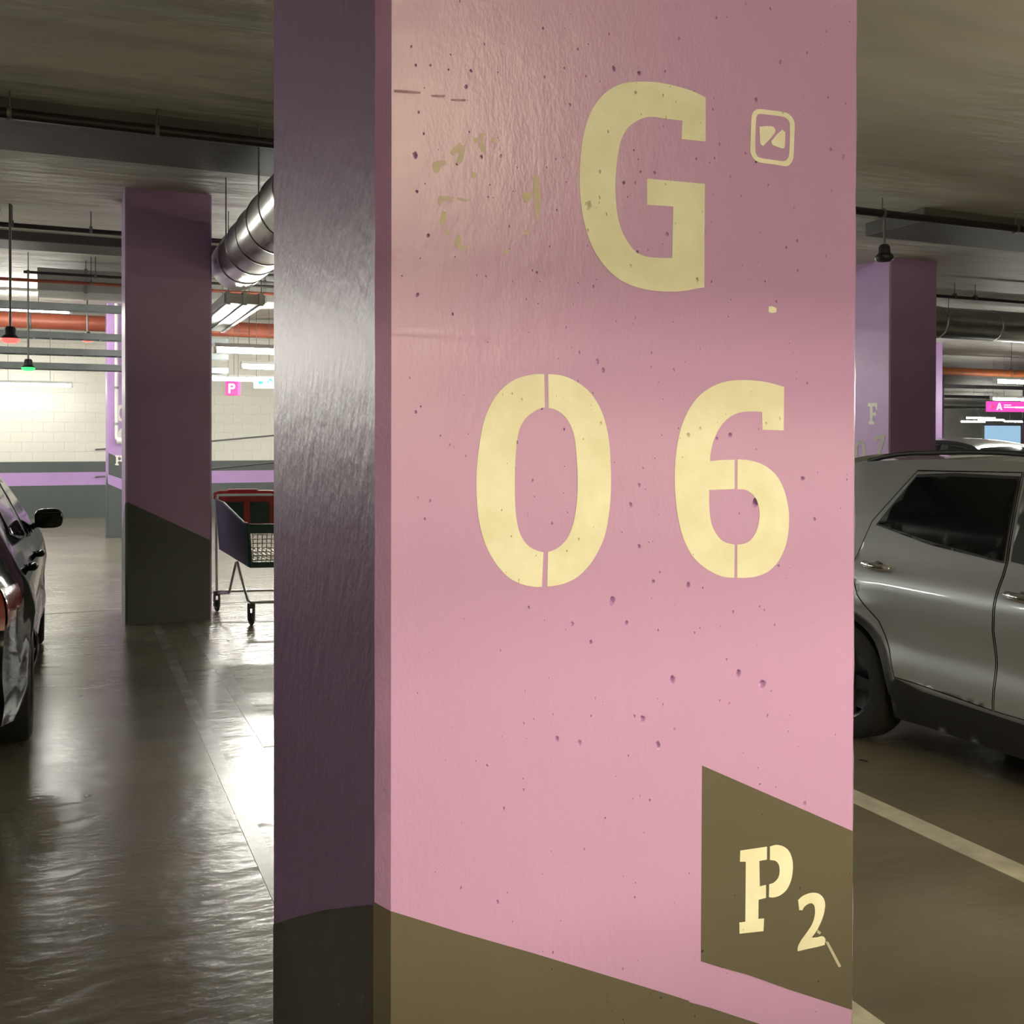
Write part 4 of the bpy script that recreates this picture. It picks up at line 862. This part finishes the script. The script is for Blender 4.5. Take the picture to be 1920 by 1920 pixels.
# ------------------------------------------------------------------ shopping trolley
def trolley():
    FL, FR, RL, RR = Vector((1.46, 9.30)), Vector((1.98, 9.16)), Vector((1.30, 10.20)), Vector((1.86, 10.05))
    c0 = (FL + FR + RL + RR) / 4
    t = empty('shopping_trolley', (c0.x, c0.y, 0), 0, 'green shopping trolley with red child seat beside the dark pillar', 'shopping trolley')
    def P(s, q, z, ins=0.0):
        f = FL.lerp(FR, ins + q * (1 - 2 * ins)); r = RL.lerp(RR, ins + q * (1 - 2 * ins))
        p = f.lerp(r, s) - c0
        return Vector((p.x, p.y, z))
    def slab(pts_, th, m, name, parent=t):
        """flat panel from a corner list, given thickness"""
        pts_ = [Vector(p) for p in pts_]; n = (pts_[1] - pts_[0]).cross(pts_[2] - pts_[0]).normalized() * th / 2
        k = len(pts_); vs = [p + n for p in pts_] + [p - n for p in pts_]
        fs = [tuple(range(k)), tuple(range(2 * k - 1, k - 1, -1))] + [(i, k + i, k + (i + 1) % k, (i + 1) % k) for i in range(k)]
        return MB().add(vs, fs).build(name, m, parent, recalc=True)
    # sides: solid green plastic with a sloping top rail
    for q in (0, 1):
        top = [P(0, q, .905), P(.12, q, .905), P(.75, q, 1.055), P(1, q, 1.075)]
        bot = [P(.96, q, .60, .04), P(.05, q, .515, .05)]
        sd = slab([top[0], top[1], top[2], top[3]] + bot, .014, M_GREENPL, 'side_panel')
        MB().tube(top, .013, 8).build('top_rail', M_GREENPL, sd)
    # front: frame with wire window
    fr = empty('front_panel', (0, 0, 0)); fr.parent = t
    a, b, c, d = P(0, 0, .515, .05), P(0, 1, .515, .05), P(0, 1, .905), P(0, 0, .905)
    fp = slab([P(0, 0, .82), P(0, 1, .82), c, d], .02, M_GREENPL, 'front_band', fr)
    slab([a, b, P(0, 1, .565, .045), P(0, 0, .565, .045)], .02, M_GREENPL, 'front_band', fr)
    for q in (0, .62, 1):
        MB().tube([P(0, q, .515, .05), P(0, q, .905)], .014, 8).build('upright', M_GREENPL, fr)
    wires = MB()
    for i in range(13):
        q = .04 + i * .077
        wires.tube([P(.0, q, .555, .045), P(.0, min(q + .03, .99), .83, .01)], .0045, 6, cap=False)
    for j in range(7): wires.tube([P(.0, 0, .58 + j * .038, .04), P(.0, 1, .58 + j * .038, .04)], .0045, 6, cap=False)
    wires.build('wire_grid', M_WIRE, fr)
    # floor of the basket, as wires
    w2 = MB()
    for i in range(12):
        q = i / 11
        w2.tube([P(.03, q, .515, .06), P(.97, q, .60, .06)], .005, 6, cap=False)
    for j in range(9): w2.tube([P(.03 + j * .117, 0, .515 + j * .0106, .06), P(.03 + j * .117, 1, .515 + j * .0106, .06)], .005, 6, cap=False)
    w2.build('basket_floor', M_WIRE, t)
    # red child seat flap with two openings, and the handle
    zb, zt = .80, 1.10
    seat = empty('child_seat', (0, 0, 0)); seat.parent = t
    for q0, q1 in ((.02, .10), (.42, .52), (.84, .98)):
        slab([P(.93, q0, zb), P(.93, q1, zb), P(.95, q1, zt), P(.95, q0, zt)], .02, M_REDPL, 'seat_bar', seat)
    slab([P(.93, .02, .79), P(.93, .98, .79), P(.93, .98, .85), P(.93, .02, .85)], .02, M_REDPL, 'seat_bar', seat)
    slab([P(.95, .02, 1.055), P(.95, .98, 1.055), P(.955, .98, 1.11), P(.955, .02, 1.11)], .024, M_REDPL, 'seat_bar', seat)
    slab([P(.955, .1, 1.06), P(.955, .9, 1.06), P(.93, .9, .80), P(.93, .1, .80)], .006, M_GREENPL, 'seat_back', seat)
    MB().tube([P(1.0, -.02, 1.09), P(1.04, .0, 1.13), P(1.06, .08, 1.145), P(1.06, .92, 1.145), P(1.04, 1.0, 1.13), P(1.0, 1.02, 1.09)], .017, 10).build('handle', M_REDPL, t)
    MB().tube([P(1.06, .22, 1.155), P(1.06, .7, 1.155)], .021, 10).build('handle_grip', M_REDPL, t)
    # chassis
    ch = MB()
    for q in (0, 1):
        ch.tube([P(1.0, q, .17), P(.62, q, .22, .02), P(.44, q, .52, .04), P(.40, q, .53, .04), P(.28, q, .40, .04), P(.08, q, .215, .04), P(.0, q, .205, .05)], .012, 8)
        ch.tube([P(.98, q, .17), P(1.0, q, .60), P(1.0, q, 1.10)], .012, 8)
    ch.tube([P(.0, 0, .205, .05), P(.0, 1, .205, .05)], .012, 8)
    ch.tube([P(1.0, 0, .19), P(1.0, 1, .19)], .012, 8)
    ch.build('chassis', M_WIRE, t)
    for s_, q, i_ in ((0, 0, .05), (0, 1, .05), (.98, 0, 0), (.98, 1, 0)):
        p = P(s_, q, 0, i_); cs = empty('castor', (p.x, p.y, 0), R(8)); cs.parent = t
        MB().lathe([(.0, -.014), (.05, -.014), (.058, -.008), (.058, .008), (.05, .014), (0, .014)], 'X', (0, 0, .058), 20).build('castor_wheel', M_BLACKPL, cs, sharp=35)
        MB().box(-.026, -.018, -.028, .03, .045, .165).box(.018, .026, -.028, .03, .045, .165).box(-.026, .026, -.03, .03, .155, .195).build('castor_fork', M_BLACKPL, cs)
    return t
trolley()
